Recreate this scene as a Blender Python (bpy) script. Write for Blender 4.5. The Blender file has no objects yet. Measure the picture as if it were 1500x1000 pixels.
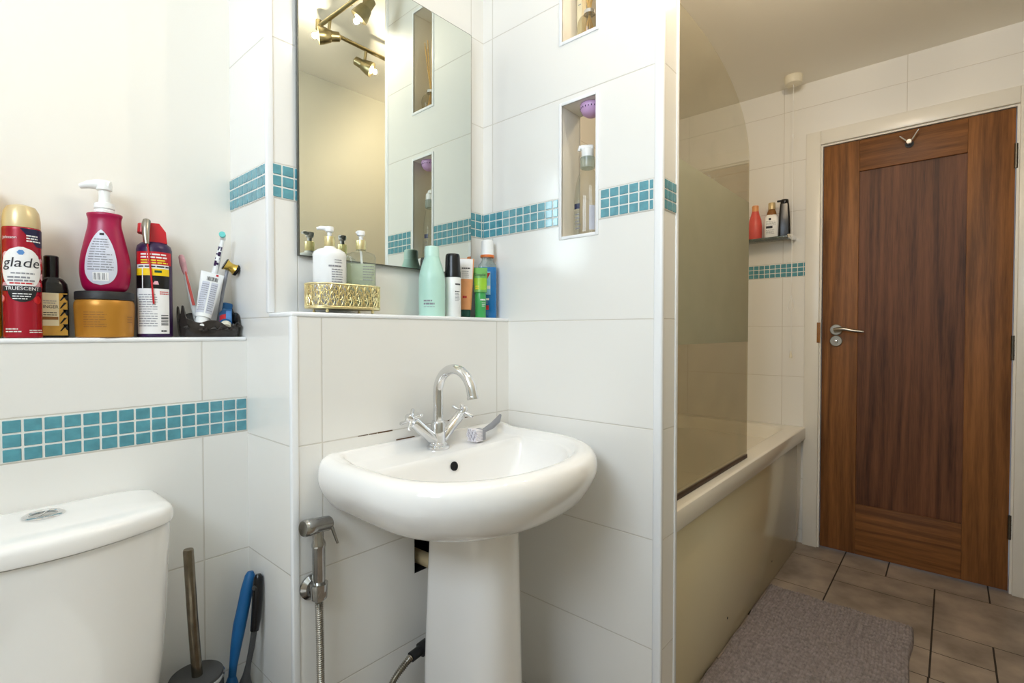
import bpy, bmesh, math, random
from mathutils import Vector, Matrix
random.seed(7)
PI = math.pi
sc = bpy.context.scene
COL = sc.collection

# ------------------------------------------------------------------ materials
def lin(c):
    return tuple(((v/255)/12.92 if v/255 <= .04045 else ((v/255+.055)/1.055)**2.4) for v in c)

def mat(name, rgb, rough=.4, metal=0., trans=0., ior=1.45, coat=0., noise=0., nscale=40., bump=0., bscale=200., spec=.5, emit=None, estr=0., alpha=1.):
    m = bpy.data.materials.new(name); m.use_nodes = True
    nt = m.node_tree; b = nt.nodes['Principled BSDF']
    c = lin(rgb)
    b.inputs['Base Color'].default_value = (*c, 1)
    b.inputs['Roughness'].default_value = rough
    b.inputs['Metallic'].default_value = metal
    b.inputs['Transmission Weight'].default_value = trans
    b.inputs['IOR'].default_value = ior
    b.inputs['Coat Weight'].default_value = coat
    b.inputs['Specular IOR Level'].default_value = spec
    b.inputs['Alpha'].default_value = alpha
    if emit:
        b.inputs['Emission Color'].default_value = (*lin(emit), 1)
        b.inputs['Emission Strength'].default_value = estr
    if noise > 0:
        tc = nt.nodes.new('ShaderNodeTexCoord')
        n = nt.nodes.new('ShaderNodeTexNoise'); n.inputs['Scale'].default_value = nscale; n.inputs['Detail'].default_value = 4
        r = nt.nodes.new('ShaderNodeValToRGB')
        r.color_ramp.elements[0].position = .3; r.color_ramp.elements[1].position = .7
        r.color_ramp.elements[0].color = (*[v*(1-noise) for v in c], 1)
        r.color_ramp.elements[1].color = (*[min(1, v*(1+noise)) for v in c], 1)
        nt.links.new(tc.outputs['Object'], n.inputs['Vector'])
        nt.links.new(n.outputs['Fac'], r.inputs['Fac'])
        nt.links.new(r.outputs['Color'], b.inputs['Base Color'])
    if bump > 0:
        tc2 = nt.nodes.new('ShaderNodeTexCoord')
        n2 = nt.nodes.new('ShaderNodeTexNoise'); n2.inputs['Scale'].default_value = bscale; n2.inputs['Detail'].default_value = 3
        bp = nt.nodes.new('ShaderNodeBump'); bp.inputs['Strength'].default_value = bump; bp.inputs['Distance'].default_value = .002
        nt.links.new(tc2.outputs['Object'], n2.inputs['Vector'])
        nt.links.new(n2.outputs['Fac'], bp.inputs['Height'])
        nt.links.new(bp.outputs['Normal'], b.inputs['Normal'])
    return m

def tile_mat(name, perX, offX, perY, offY, zlist, rgb=(236, 234, 229), grout=(214, 209, 200)):
    """Glossy white wall tiles; the joints follow the world position, chosen by the face's normal."""
    m = bpy.data.materials.new(name); m.use_nodes = True
    nt = m.node_tree; N = nt.nodes; L = nt.links; b = N['Principled BSDF']
    b.inputs['Roughness'].default_value = .16
    geo = N.new('ShaderNodeNewGeometry')
    sp = N.new('ShaderNodeSeparateXYZ'); L.new(geo.outputs['Position'], sp.inputs[0])
    sn = N.new('ShaderNodeSeparateXYZ'); L.new(geo.outputs['True Normal'], sn.inputs[0])
    def M(op, a, bb=None, c=None):
        n = N.new('ShaderNodeMath'); n.operation = op
        for i, v in enumerate((a, bb, c)):
            if v is None: continue
            if isinstance(v, (int, float)): n.inputs[i].default_value = v
            else: L.new(v, n.inputs[i])
        return n.outputs[0]
    def dist_per(s, off, per):
        t = M('DIVIDE', M('SUBTRACT', s, off), per)
        fr = M('FRACT', M('ADD', t, 100.5))
        return M('MULTIPLY', M('ABSOLUTE', M('SUBTRACT', fr, .5)), per)
    dx = dist_per(sp.outputs['X'], offX, perX)
    dy = dist_per(sp.outputs['Y'], offY, perY)
    nx = M('ABSOLUTE', sn.outputs['X']); nz = M('ABSOLUTE', sn.outputs['Z'])
    usex = M('GREATER_THAN', nx, .5)
    dv = M('ADD', M('MULTIPLY', dy, usex), M('MULTIPLY', dx, M('SUBTRACT', 1., usex)))
    d = dv
    for z in zlist:
        d = M('MINIMUM', d, M('ABSOLUTE', M('SUBTRACT', sp.outputs['Z'], z)))
    d = M('ADD', d, M('MULTIPLY', M('GREATER_THAN', nz, .5), 1.))
    mr = N.new('ShaderNodeMapRange'); mr.interpolation_type = 'SMOOTHSTEP'
    mr.inputs['From Min'].default_value = .0007; mr.inputs['From Max'].default_value = .0019
    L.new(d, mr.inputs['Value'])
    mix = N.new('ShaderNodeMix'); mix.data_type = 'RGBA'
    mix.inputs['A'].default_value = (*lin(grout), 1); mix.inputs['B'].default_value = (*lin(rgb), 1)
    L.new(mr.outputs['Result'], mix.inputs['Factor'])
    L.new(mix.outputs['Result'], b.inputs['Base Color'])
    bp = N.new('ShaderNodeBump'); bp.inputs['Strength'].default_value = .5; bp.inputs['Distance'].default_value = .0012
    # faint unevenness of the glaze
    nz_ = N.new('ShaderNodeTexNoise'); nz_.inputs['Scale'].default_value = 5.; L.new(geo.outputs['Position'], nz_.inputs['Vector'])
    hh = M('ADD', mr.outputs['Result'], M('MULTIPLY', nz_.outputs['Fac'], .5))
    L.new(hh, bp.inputs['Height']); L.new(bp.outputs['Normal'], b.inputs['Normal'])
    return m

def wood_mat(name, dark, light, axis='Z'):
    m = bpy.data.materials.new(name); m.use_nodes = True
    nt = m.node_tree; N = nt.nodes; L = nt.links; b = N['Principled BSDF']
    b.inputs['Roughness'].default_value = .52; b.inputs['Specular IOR Level'].default_value = .3
    tc = N.new('ShaderNodeTexCoord'); mp = N.new('ShaderNodeMapping')
    mp.inputs['Scale'].default_value = (1, 1, .055) if axis == 'Z' else (1, .055, 1)
    L.new(tc.outputs['Object'], mp.inputs['Vector'])
    n1 = N.new('ShaderNodeTexNoise'); n1.inputs['Scale'].default_value = 17; n1.inputs['Detail'].default_value = 6; n1.inputs['Distortion'].default_value = 1.2
    n2 = N.new('ShaderNodeTexNoise'); n2.inputs['Scale'].default_value = 230; n2.inputs['Detail'].default_value = 3
    L.new(mp.outputs[0], n1.inputs['Vector']); L.new(mp.outputs[0], n2.inputs['Vector'])
    w = N.new('ShaderNodeTexWave'); w.inputs['Scale'].default_value = 9; w.inputs['Distortion'].default_value = 9; w.inputs['Detail'].default_value = 3
    w.bands_direction = 'Y' if axis == 'Z' else 'Z'
    L.new(mp.outputs[0], w.inputs['Vector'])
    def mth(op, a, c):
        q = N.new('ShaderNodeMath'); q.operation = op
        for i, v in enumerate((a, c)):
            if isinstance(v, float): q.inputs[i].default_value = v
            else: L.new(v, q.inputs[i])
        return q.outputs[0]
    s = mth('ADD', mth('MULTIPLY', n1.outputs['Fac'], .72), mth('ADD', mth('MULTIPLY', n2.outputs['Fac'], .28), mth('MULTIPLY', w.outputs['Fac'], .07)))
    r = N.new('ShaderNodeValToRGB')
    r.color_ramp.elements[0].position = .38; r.color_ramp.elements[0].color = (*lin(dark), 1)
    r.color_ramp.elements[1].position = .69; r.color_ramp.elements[1].color = (*lin(light), 1)
    L.new(s, r.inputs['Fac']); L.new(r.outputs['Color'], b.inputs['Base Color'])
    bp = N.new('ShaderNodeBump'); bp.inputs['Strength'].default_value = .15; bp.inputs['Distance'].default_value = .001
    L.new(n2.outputs['Fac'], bp.inputs['Height']); L.new(bp.outputs['Normal'], b.inputs['Normal'])
    return m

ZT = [.0693, .3293, .5893, .8492, 1.1085, 1.3605, 1.4345, 1.6965, 1.9495, 2.2065]
M_TILE_SINK = tile_mat('white_tile_sink', .5285, .5175, .5, .9, ZT)
M_TILE_CIST = tile_mat('white_tile_cistern', .5, .3655, .5, .8, [.0693, .3293, .5893, .8545, .931])
M_TILE_PIER = tile_mat('white_tile_pier', .5, .87, .6, 1.038, ZT)
M_TILE_DOOR = tile_mat('white_tile_door_wall', .5, 1.42, .5, .6633, ZT)
M_PAINT = mat('white_wall_paint', (240, 234, 223), .55, bump=.05, bscale=60)
M_CEIL = mat('ceiling_paint', (240, 236, 226), .7, bump=.08, bscale=90)
M_GLOSSW = mat('white_gloss_paint', (232, 228, 218), .3, bump=.03, bscale=30)
M_BEAD = mat('white_plastic_bead', (240, 241, 242), .22)
M_GROUT = mat('white_grout', (232, 232, 226), .6, bump=.1)
M_MOSAIC = mat('teal_glass_mosaic', (86, 152, 166), .08, coat=.6, noise=.16, nscale=55)
M_CERAMIC = mat('white_ceramic', (243, 241, 238), .07, coat=.5, noise=.01, nscale=3)
M_ACRYL = mat('white_acrylic', (238, 234, 224), .14, noise=.01, nscale=4)
M_CHROME = mat('chrome', (225, 226, 228), .07, 1., noise=.02, nscale=10)
M_CHROMED = mat('dulled_chrome', (186, 186, 184), .13, 1., noise=.12, nscale=60)
M_NICKEL = mat('satin_nickel', (160, 154, 142), .3, 1., noise=.04, nscale=30)
M_BRASSY = mat('antique_brushed_metal', (150, 138, 104), .34, 1., noise=.1, nscale=40)
M_HOSE = mat('metal_hose', (176, 172, 164), .2, 1., noise=.1, nscale=80)
M_BLACK = mat('black_plastic', (16, 16, 18), .25, noise=.1)
M_BLACKM = mat('black_matte', (30, 30, 31), .5, noise=.1)
M_DGREY = mat('dark_grey_plastic', (66, 66, 66), .45, noise=.06)
M_GREY = mat('grey_plastic', (142, 143, 150), .4, noise=.05)
M_WHITE = mat('white_plastic', (240, 240, 238), .28, noise=.01)
M_CREAM = mat('cream_plastic', (233, 226, 205), .35, noise=.02)
M_GOLD = mat('gold_metal', (222, 188, 92), .22, 1., noise=.08, nscale=120)
M_GOLDP = mat('gold_pearl_plastic', (186, 128, 44), .33, .35, noise=.06, nscale=10)
M_CHAMP = mat('champagne_plastic', (214, 192, 146), .3, .25, noise=.03)
M_MAGENTA = mat('magenta_plastic', (158, 12, 66), .3, noise=.04)
M_RED = mat('red_plastic', (196, 22, 34), .3, noise=.04)
M_CRIMSON = mat('crimson_metal_can', (160, 10, 36), .25, .15, noise=.05, nscale=15)
M_YELLOW = mat('yellow_plastic', (244, 205, 20), .35, noise=.04)
M_OLIVE = mat('olive_label', (150, 140, 52), .5, noise=.1)
M_NAVY = mat('navy_print', (22, 22, 62), .35, noise=.1)
M_PURPLED = mat('dark_purple_can', (48, 24, 66), .3, noise=.1)
M_LABEL = mat('white_label', (238, 236, 234), .45, noise=.02)
M_CLABEL = mat('cream_label', (232, 220, 184), .5, noise=.02)
M_GLABEL = mat('ochre_label', (196, 148, 56), .45, noise=.15, nscale=60)
M_SLABEL = mat('silver_label', (205, 206, 216), .35, noise=.03)
M_INK = mat('dark_ink', (48, 46, 52), .6, noise=.05)
M_INKG = mat('grey_ink', (140, 140, 146), .6, noise=.05)
M_INKY = mat('yellow_ink', (240, 215, 60), .6, noise=.05)
M_PINK = mat('pink_print', (224, 170, 178), .5, noise=.12, nscale=120)
M_BLUEP = mat('blue_print', (88, 140, 200), .5, noise=.1, nscale=90)
M_BROWNL = mat('brown_print', (140, 92, 40), .5, noise=.1)
M_DBOTTLE = mat('black_bottle', (22, 20, 20), .16, noise=.1)
M_MINT = mat('mint_plastic', (184, 222, 208), .3, noise=.02, nscale=10)
M_MINTC = mat('pale_mint_plastic', (196, 230, 216), .3, noise=.02)
M_PEACH = mat('peach_plastic', (226, 158, 104), .35, noise=.08, nscale=30)
M_DGREEN = mat('dark_green_plastic', (14, 74, 62), .35, noise=.06)
M_GREENT = mat('green_gel_tube', (112, 178, 92), .25, noise=.04)
M_GREENC = mat('green_cap', (66, 164, 88), .3, noise=.04)
M_LIME = mat('lime_print', (150, 198, 50), .35, noise=.08)
M_BLUEL = mat('blue_mouthwash', (8, 108, 172), .12, coat=.5, noise=.05)
M_ORANGE = mat('orange_plastic', (222, 118, 52), .4, noise=.05)
M_SKYP = mat('pale_blue_print', (150, 205, 232), .4, noise=.1)
M_PINKB = mat('pink_plastic', (222, 92, 84), .35, noise=.05)
M_LILAC = mat('lilac_plastic', (206, 166, 210), .35, noise=.04)
M_TEAL = mat('teal_bristle', (110, 208, 202), .6, noise=.1)
M_BRIST = mat('white_bristle', (242, 238, 243), .7, noise=.04)
M_BLUEB = mat('blue_rubber', (26, 98, 156), .45, noise=.06)
M_REED = mat('pale_reed', (206, 168, 102), .7, noise=.15, nscale=200)
M_BASKET = mat('dark_glass_basket', (52, 46, 42), .22, noise=.35, nscale=60, bump=.4, bscale=90)
M_HOLE = mat('cavity_shade', (14, 13, 13), .9, noise=.1)  # near-black colour standing in for the shade inside holes
M_PIPE = mat('beige_plastic_pipe', (206, 186, 146), .45, noise=.05)
M_STAIN = mat('grimy_sealant', (96, 70, 46), .8, noise=.4, nscale=200)
M_SLATE = mat('stone_floor_tile', (152, 138, 124), .38, noise=.34, nscale=8.5, bump=.15, bscale=20)
M_FGROUT = mat('dark_floor_grout', (52, 44, 38), .8, noise=.1)
M_HINGE = mat('aged_hinge_steel', (104, 100, 92), .35, 1., noise=.1, nscale=60)
M_AGED = mat('tarnished_steel', (128, 118, 102), .22, 1., noise=.2, nscale=60)
M_SEAL = mat('dark_brown_seal', (62, 44, 30), .5, noise=.1)
M_PANEL = mat('cream_acrylic', (226, 216, 184), .12, noise=.01, nscale=4)
M_GOLDL = mat('pale_gold_metal', (244, 230, 178), .33, 1., noise=.06, nscale=120)
M_MAT = mat('grey_chenille', (140, 130, 128), .95, noise=.3, nscale=70, bump=.7, bscale=260)
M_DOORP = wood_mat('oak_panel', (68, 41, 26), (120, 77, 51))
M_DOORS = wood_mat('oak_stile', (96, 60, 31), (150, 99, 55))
M_DOORR = wood_mat('oak_rail', (96, 60, 31), (150, 99, 55), 'Y')
M_CLEAR = mat('clear_plastic', (240, 243, 242), .04, trans=1., ior=1.3, noise=.005)
M_GELQ = None
M_CLEARG = None
M_BULB = mat('lit_bulb', (255, 244, 222), .4, emit=(255, 232, 196), estr=5.)
M_SHELFG = mat('green_edge_glass', (150, 170, 160), .05, trans=.8, ior=1.45, noise=.02)

def glass_mat(name, col, refl_rough=.02, haze=0., hazecol=(200, 200, 190)):
    """Thin pane: tinted see-through with fresnel reflection, and optional frosting."""
    m = bpy.data.materials.new(name); m.use_nodes = True
    nt = m.node_tree; N = nt.nodes; L = nt.links; N.clear()
    out = N.new('ShaderNodeOutputMaterial'); t = N.new('ShaderNodeBsdfTransparent'); t.inputs[0].default_value = (*lin(col), 1)
    g = N.new('ShaderNodeBsdfGlossy'); g.inputs['Roughness'].default_value = refl_rough
    lw = N.new('ShaderNodeLayerWeight'); lw.inputs[0].default_value = .5
    pw_ = N.new('ShaderNodeMath'); pw_.operation = 'POWER'; pw_.inputs[1].default_value = 5.; L.new(lw.outputs['Facing'], pw_.inputs[0])
    fr = N.new('ShaderNodeMath'); fr.operation = 'MULTIPLY_ADD'; fr.inputs[1].default_value = .9; fr.inputs[2].default_value = .03; L.new(pw_.outputs[0], fr.inputs[0])
    tc = N.new('ShaderNodeTexCoord'); n = N.new('ShaderNodeTexNoise'); n.inputs['Scale'].default_value = 9.; L.new(tc.outputs['Object'], n.inputs['Vector'])
    base = t.outputs[0]
    if haze > 0:
        d = N.new('ShaderNodeBsdfDiffuse'); d.inputs[0].default_value = (*lin(hazecol), 1)
        tr = N.new('ShaderNodeBsdfTranslucent'); tr.inputs[0].default_value = (*lin(hazecol), 1)
        a = N.new('ShaderNodeAddShader'); mx0 = N.new('ShaderNodeMixShader'); mx0.inputs[0].default_value = .5
        L.new(d.outputs[0], mx0.inputs[1]); L.new(tr.outputs[0], mx0.inputs[2])
        mx = N.new('ShaderNodeMixShader')
        mr = N.new('ShaderNodeMapRange'); mr.inputs['To Min'].default_value = max(0, haze-.06); mr.inputs['To Max'].default_value = min(1, haze+.06)
        L.new(n.outputs['Fac'], mr.inputs['Value']); L.new(mr.outputs['Result'], mx.inputs[0])
        L.new(t.outputs[0], mx.inputs[1]); L.new(mx0.outputs[0], mx.inputs[2]); base = mx.outputs[0]
    m2 = N.new('ShaderNodeMixShader'); L.new(fr.outputs[0], m2.inputs[0]); L.new(base, m2.inputs[1]); L.new(g.outputs[0], m2.inputs[2])
    L.new(m2.outputs[0], out.inputs[0])
    return m
M_SCREEN = glass_mat('screen_glass', (242, 240, 231), haze=.07, hazecol=(214, 211, 198))
M_FROST = glass_mat('frosted_glass', (225, 226, 212), .25, haze=.80, hazecol=(214, 215, 196))
M_BOTTLEG = glass_mat('clear_bottle', (245, 246, 243), haze=.06, hazecol=(225, 235, 225))
M_GELQ = glass_mat('pale_green_soap', (245, 250, 238), haze=.85, hazecol=(240, 248, 226))
M_CLEARG = glass_mat('pale_clear_plastic', (232, 240, 238), haze=.3, hazecol=(214, 228, 226))
M_JARG = glass_mat('clear_jar', (236, 232, 220), haze=.04)
M_MIRROR = mat('mirror_silver', (226, 230, 220), .0, 1., noise=.005, nscale=2)
M_MEDGE = mat('mirror_edge', (92, 92, 84), .3, .5, noise=.05)
M_WINDOW = mat('lit_frosted_window', (240, 245, 250), .4, emit=(222, 235, 255), estr=1.0, noise=.01)

# ------------------------------------------------------------------ mesh builder
class MB:
    def __init__(s):
        s.v = []; s.f = []; s.fm = []; s.mats = []; s.cur = 0
    def m(s, material):
        if material not in s.mats: s.mats.append(material)
        s.cur = s.mats.index(material); return s
    def add(s, verts, faces, M=None):
        o = len(s.v)
        for p in verts:
            p = Vector(p)
            s.v.append(M @ p if M else p)
        for f in faces:
            s.f.append([o+i for i in f]); s.fm.append(s.cur)
        return s
    def box(s, x0, x1, y0, y1, z0, z1, bev=0., seg=2, M=None):
        bm = bmesh.new(); bmesh.ops.create_cube(bm, size=1)
        for v in bm.verts:
            v.co = Vector(((x0+x1)/2+v.co.x*(x1-x0), (y0+y1)/2+v.co.y*(y1-y0), (z0+z1)/2+v.co.z*(z1-z0)))
        if bev > 0: bmesh.ops.bevel(bm, geom=bm.edges[:], offset=bev, segments=seg, affect='EDGES', profile=.5)
        bm.verts.index_update()
        s.add([v.co.copy() for v in bm.verts], [[v.index for v in f.verts] for f in bm.faces], M); bm.free(); return s
    def loft(s, rings, cap0=True, cap1=True, closed=True, M=None):
        n = len(rings[0]); vs = [p for r in rings for p in r]; fs = []
        for i in range(len(rings)-1):
            for j in range(n if closed else n-1):
                k = (j+1) % n
                fs.append([i*n+j, i*n+k, (i+1)*n+k, (i+1)*n+j])
        if cap0: fs.append(list(range(n))[::-1])
        if cap1: fs.append([(len(rings)-1)*n+j for j in range(n)])
        return s.add(vs, fs, M)
    def lathe(s, prof, c=(0, 0, 0), seg=32, sx=1., sy=1., M=None, cap=True):
        rings = []
        for r, z in prof:
            r = max(r, 1e-5)
            rings.append([(c[0]+r*sx*math.cos(2*PI*j/seg), c[1]+r*sy*math.sin(2*PI*j/seg), c[2]+z) for j in range(seg)])
        return s.loft(rings, cap, cap, True, M)
    def tube(s, pts, r, seg=12, cap=True, M=None):
        pts = [Vector(p) for p in pts]; n = len(pts)
        rs = r if isinstance(r, (list, tuple)) else [r]*n
        rings = []; up = None
        for i, p in enumerate(pts):
            t = (pts[min(i+1, n-1)]-pts[max(i-1, 0)]).normalized()
            if up is None:
                up = Vector((0, 0, 1)) if abs(t.z) < .9 else Vector((1, 0, 0))
            a = t.cross(up).normalized(); up = a.cross(t).normalized()
            rings.append([p+(a*math.cos(2*PI*j/seg)+up*math.sin(2*PI*j/seg))*rs[i] for j in range(seg)])
        return s.loft(rings, cap, cap, True, M)
    def cyl(s, p0, p1, r, seg=20, M=None):
        return s.tube([p0, p1], r, seg, True, M)
    def prism(s, poly, d0, d1, plane='XZ', M=None):
        def P(a, b, d):
            return (a, d, b) if plane == 'XZ' else ((d, a, b) if plane == 'YZ' else (a, b, d))
        return s.loft([[P(a, b, d0) for a, b in poly], [P(a, b, d1) for a, b in poly]], True, True, True, M)
    def patch(s, mp, z0, z1, lf, rt, nz=1, nx=8):
        vs = []; fs = []
        for i in range(nz+1):
            z = z0+(z1-z0)*i/nz
            a = lf(z) if callable(lf) else lf; b = rt(z) if callable(rt) else rt
            for j in range(nx+1): vs.append(mp(a+(b-a)*j/nx, z))
        for i in range(nz):
            for j in range(nx):
                q = i*(nx+1)+j; fs.append([q, q+1, q+nx+2, q+nx+1])
        return s.add(vs, fs)
    def text(s, body, size, mp, x=0., z=0., shear=0., align='CENTER', sx=1.):
        cu = bpy.data.curves.new('lettering', 'FONT'); cu.body = body; cu.size = size; cu.align_x = align; cu.shear = shear; cu.resolution_u = 3
        ob = bpy.data.objects.new('lettering', cu)
        me = bpy.data.meshes.new_from_object(ob)
        s.add([mp(x+v.co.x*sx, z+v.co.y) for v in me.vertices], [list(p.vertices) for p in me.polygons])
        bpy.data.objects.remove(ob); bpy.data.curves.remove(cu); bpy.data.meshes.remove(me)
        return s
    def lines(s, mp, x0, x1, ztop, n, dz, h, seed=0):
        rr = random.Random(seed)
        for i in range(n):
            z = ztop-i*dz; x = x0; end = x1-(x1-x0)*rr.choice([0, 0, .08, .25])
            while x < end:
                w = min((x1-x0)*rr.uniform(.12, .3), end-x)
                s.patch(mp, z-h, z, x, x+w, 1, 2); x += w+(x1-x0)*.035
        return s
    def build(s, name, parent=None, loc=None, rot=None, smooth=True, angle=38):
        me = bpy.data.meshes.new(name)
        me.from_pydata([tuple(p) for p in s.v], [], s.f)
        for m_ in s.mats: me.materials.append(m_)
        me.polygons.foreach_set('material_index', s.fm)
        bm = bmesh.new(); bm.from_mesh(me)
        bmesh.ops.recalc_face_normals(bm, faces=bm.faces[:]); bm.to_mesh(me); bm.free()
        if smooth:
            me.polygons.foreach_set('use_smooth', [True]*len(me.polygons))
            me.set_sharp_from_angle(angle=math.radians(angle))
        me.update()
        o = bpy.data.objects.new(name, me); COL.objects.link(o)
        if parent: o.parent = parent
        if loc: o.location = loc
        if rot: o.rotation_euler = rot
        return o

def tag(o, label=None, cat=None, group=None, kind=None):
    if label: o['label'] = label
    if cat: o['category'] = cat
    if group: o['group'] = group
    if kind: o['kind'] = kind
    return o
def thing(name, label, cat, loc=(0, 0, 0), rotz=0., group=None):
    o = bpy.data.objects.new(name, None); o.empty_display_size = .02; COL.objects.link(o)
    o.location = loc; o.rotation_euler = (0, 0, rotz)
    return tag(o, label, cat, group)
def struct(name, mb, label=None, **k):
    return tag(mb.build(name, **k), label, None, None, 'structure')
def face_cam(x, y): return math.atan2(-x, y)
def cylmap(rx, ry=None, off=.0005):
    ry = ry or rx
    def f(x, z):
        a = x/rx
        return ((rx+off)*math.sin(a), -(ry+off)*math.cos(a), z)
    return f
def rr_ring(cx, cy, hx, hy, r, z, n=6):
    p = []
    for (sx, sy, a0) in ((1, 1, 0), (-1, 1, PI/2), (-1, -1, PI), (1, -1, 1.5*PI)):
        for i in range(n+1):
            a = a0+PI/2*i/n
            p.append((cx+sx*(hx-r)+r*math.cos(a), cy+sy*(hy-r)+r*math.sin(a), z))
    return p
def catmull(rows, k=3):
    out = []
    n = len(rows)
    for i in range(n-1):
        p0, p1, p2, p3 = rows[max(i-1, 0)], rows[i], rows[i+1], rows[min(i+2, n-1)]
        for s_ in range(k):
            t = s_/k
            out.append(tuple(.5*((2*b)+(-a+c)*t+(2*a-5*b+4*c-d)*t*t+(-a+3*b-3*c+d)*t**3) for a, b, c, d in zip(p0, p1, p2, p3)))
    out.append(tuple(rows[-1])); return out

# ------------------------------------------------------------------ measured planes (metres; the camera stands above the origin)
CAMZ = 1.0774
XD, XN, XQ = 2.8917, 1.0956, 1.1811          # door wall, pier left and right faces
YP, YE, YM, YC, YB = .5033, .9751, 1.0772, 1.1969, 1.2827
XC = .4557; ZC = 2.3282; ZLEDGE = 1.118; ZSHELF = 1.067
YF, XL = -.275, -.72                          # wall behind the camera, window wall

# ------------------------------------------------------------------ room shell
mb = MB().m(M_FGROUT).box(XL-.1, 3.1, YF-.1, 1.5, -.06, -.0012).m(M_SLATE)
g = .0027
def ft(x0, x1, y0, y1): mb.box(x0+g, x1-g, y0+g, y1-g, -.007, 0., 0)
for a in ((2.735, 3.05, .376, .71), (2.735, 3.05, .206, .376), (2.735, 3.05, -.128, .206), (2.735, 3.05, -.46, -.128),
          (2.394, 2.735, .376, .71), (2.054, 2.394, .376, .71), (2.55, 2.735, .04, .376), (2.196, 2.55, .04, .376),
          (2.36, 2.735, -.296, .04), (2.36, 2.735, -.46, -.296), (2.192, 2.36, -.12, .04), (2.02, 2.36, -.46, -.12), (2.02, 2.192, -.12, .04), (2.02, 2.196, .04, .376)): ft(*a)
x = 2.02
k = 0
while x > XL:
    y = -.46+(k % 2)*.17-.17
    while y < .7: ft(x-.34, x, y, y+.336); y += .336
    x -= .34; k += 1
for xx in (2.735, 2.394, 2.054): ft(xx-.34 if xx < 2.7 else xx, xx if xx < 2.7 else 3.05, .71, 1.4)
struct('floor', mb, smooth=False)
struct('ceiling', MB().m(M_CEIL).box(XL-.1, 3.1, YF-.1, 1.5, ZC, ZC+.08))
struct('wall_back', MB().m(M_PAINT).box(XL-.1, XC, YB, YB+.15, 0, ZC), smooth=False)
struct('wall_bath', MB().m(M_TILE_DOOR).box(XN+.05, XD+.1, YB, YB+.15, 0, ZC), smooth=False)
struct('wall_front', MB().m(mat('grey_wall_paint', (200, 199, 188), .5, bump=.05, bscale=60)).box(XL-.1, XD+.1, YF-.1, YF, 0, ZC), smooth=False)
struct('wall_cistern', MB().m(M_TILE_CIST).box(XL, XC, YC, YB, 0, ZSHELF-.008), smooth=False)
mb = MB().m(M_TILE_SINK).box(XC, XN, YE, YM, 0, .4903).box(XC, XN, YE, YM, .582, ZLEDGE-.008).box(XC, .752, YE, YM, .4903, .582).box(.862, XN, YE, YM, .4903, .582)
mb.box(XC, XN, YM, YB+.15, 0, ZC)
mb.m(M_HOLE).box(.7525, .8615, YM-.012, YM-.002, .4908, .5815)
for a in ((.752, .7535, .4903, .582), (.8605, .862, .4903, .582), (.752, .862, .4903, .4918), (.752, .862, .5805, .582)): mb.box(a[0], a[1], YE+.001, YM-.004, a[2], a[3])  # near-black back and lining put the opening's shade into colour
struct('wall_sink', mb, smooth=False)
# pier with two pierced niches
def pier():
    ys = [YP, .6795, .7845, YB]; zs = [0, 1.3312, 1.6755, 1.8432, 2.186, ZC]
    mb = MB().m(M_TILE_PIER)
    for i in range(3):
        for j in range(5):
            hole = i == 1 and j in (1, 3)
            for xx in (XN, XQ):
                if not hole: mb.add([(xx, ys[i], zs[j]), (xx, ys[i+1], zs[j]), (xx, ys[i+1], zs[j+1]), (xx, ys[i], zs[j+1])], [[0, 1, 2, 3]])
            if hole:
                a, b, c, d = ys[i], ys[i+1], zs[j], zs[j+1]
                mb.m(M_GLOSSW)
                for q in (((a, c), (b, c)), ((b, c), (b, d)), ((b, d), (a, d)), ((a, d), (a, c))):
                    (y0, z0), (y1, z1) = q
                    mb.add([(XN, y0, z0), (XN, y1, z1), (XQ, y1, z1), (XQ, y0, z0)], [[0, 1, 2, 3]])
                mb.m(M_TILE_PIER)
    for (ya, yb) in ((YP, YP), (YB, YB)):
        mb.add([(XN, ya, 0), (XQ, ya, 0), (XQ, ya, ZC), (XN, ya, ZC)], [[0, 1, 2, 3]])
    return mb
PIERW = pier().build('wall_pier', smooth=False); PIERW['kind'] = 'structure'
# door wall with a doorway
DL, DR, DT = .488, -.190, 1.993
mb = MB().m(M_TILE_DOOR).box(XD, XD+.12, DL+.012, YB, 0, ZC).box(XD, XD+.12, DR-.012, DL+.012, DT+.012, ZC).box(XD, XD+.12, YF, DR-.012, 0, ZC)
struct('wall_door', mb, smooth=False)
# left wall with the window the daylight comes through
WY0, WY1, WZ0, WZ1 = -.20, .74, 1.46, 2.24
mb = MB().m(M_PAINT).box(XL-.12, XL, YF, WY0, 0, ZC).box(XL-.12, XL, WY1, YB, 0, ZC).box(XL-.12, XL, WY0, WY1, 0, WZ0).box(XL-.12, XL, WY0, WY1, WZ1, ZC)
struct('wall_left', mb, smooth=False)
mb = MB().m(M_WHITE)
for a in ((WY0, WY0+.05, WZ0, WZ1), (WY1-.05, WY1, WZ0, WZ1), (WY0+.05, WY1-.05, WZ0, WZ0+.05), (WY0+.05, WY1-.05, WZ1-.05, WZ1), ((WY0+WY1)/2-.03, (WY0+WY1)/2+.03, WZ0+.05, WZ1-.05)):
    mb.box(XL-.09, XL-.03, *a, .006)
win = struct('window_1', mb)
MB().m(M_WINDOW).box(XL-.075, XL-.07, WY0+.04, WY1-.04, WZ0+.04, WZ1-.04).build('pane', win)
# ---- skirting of pipe boxing in the corner behind the brushes
struct('trim_1', MB().m(M_GLOSSW).box(.385, XC-.001, 1.095, YC-.001, 0, .285, .003))

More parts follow.
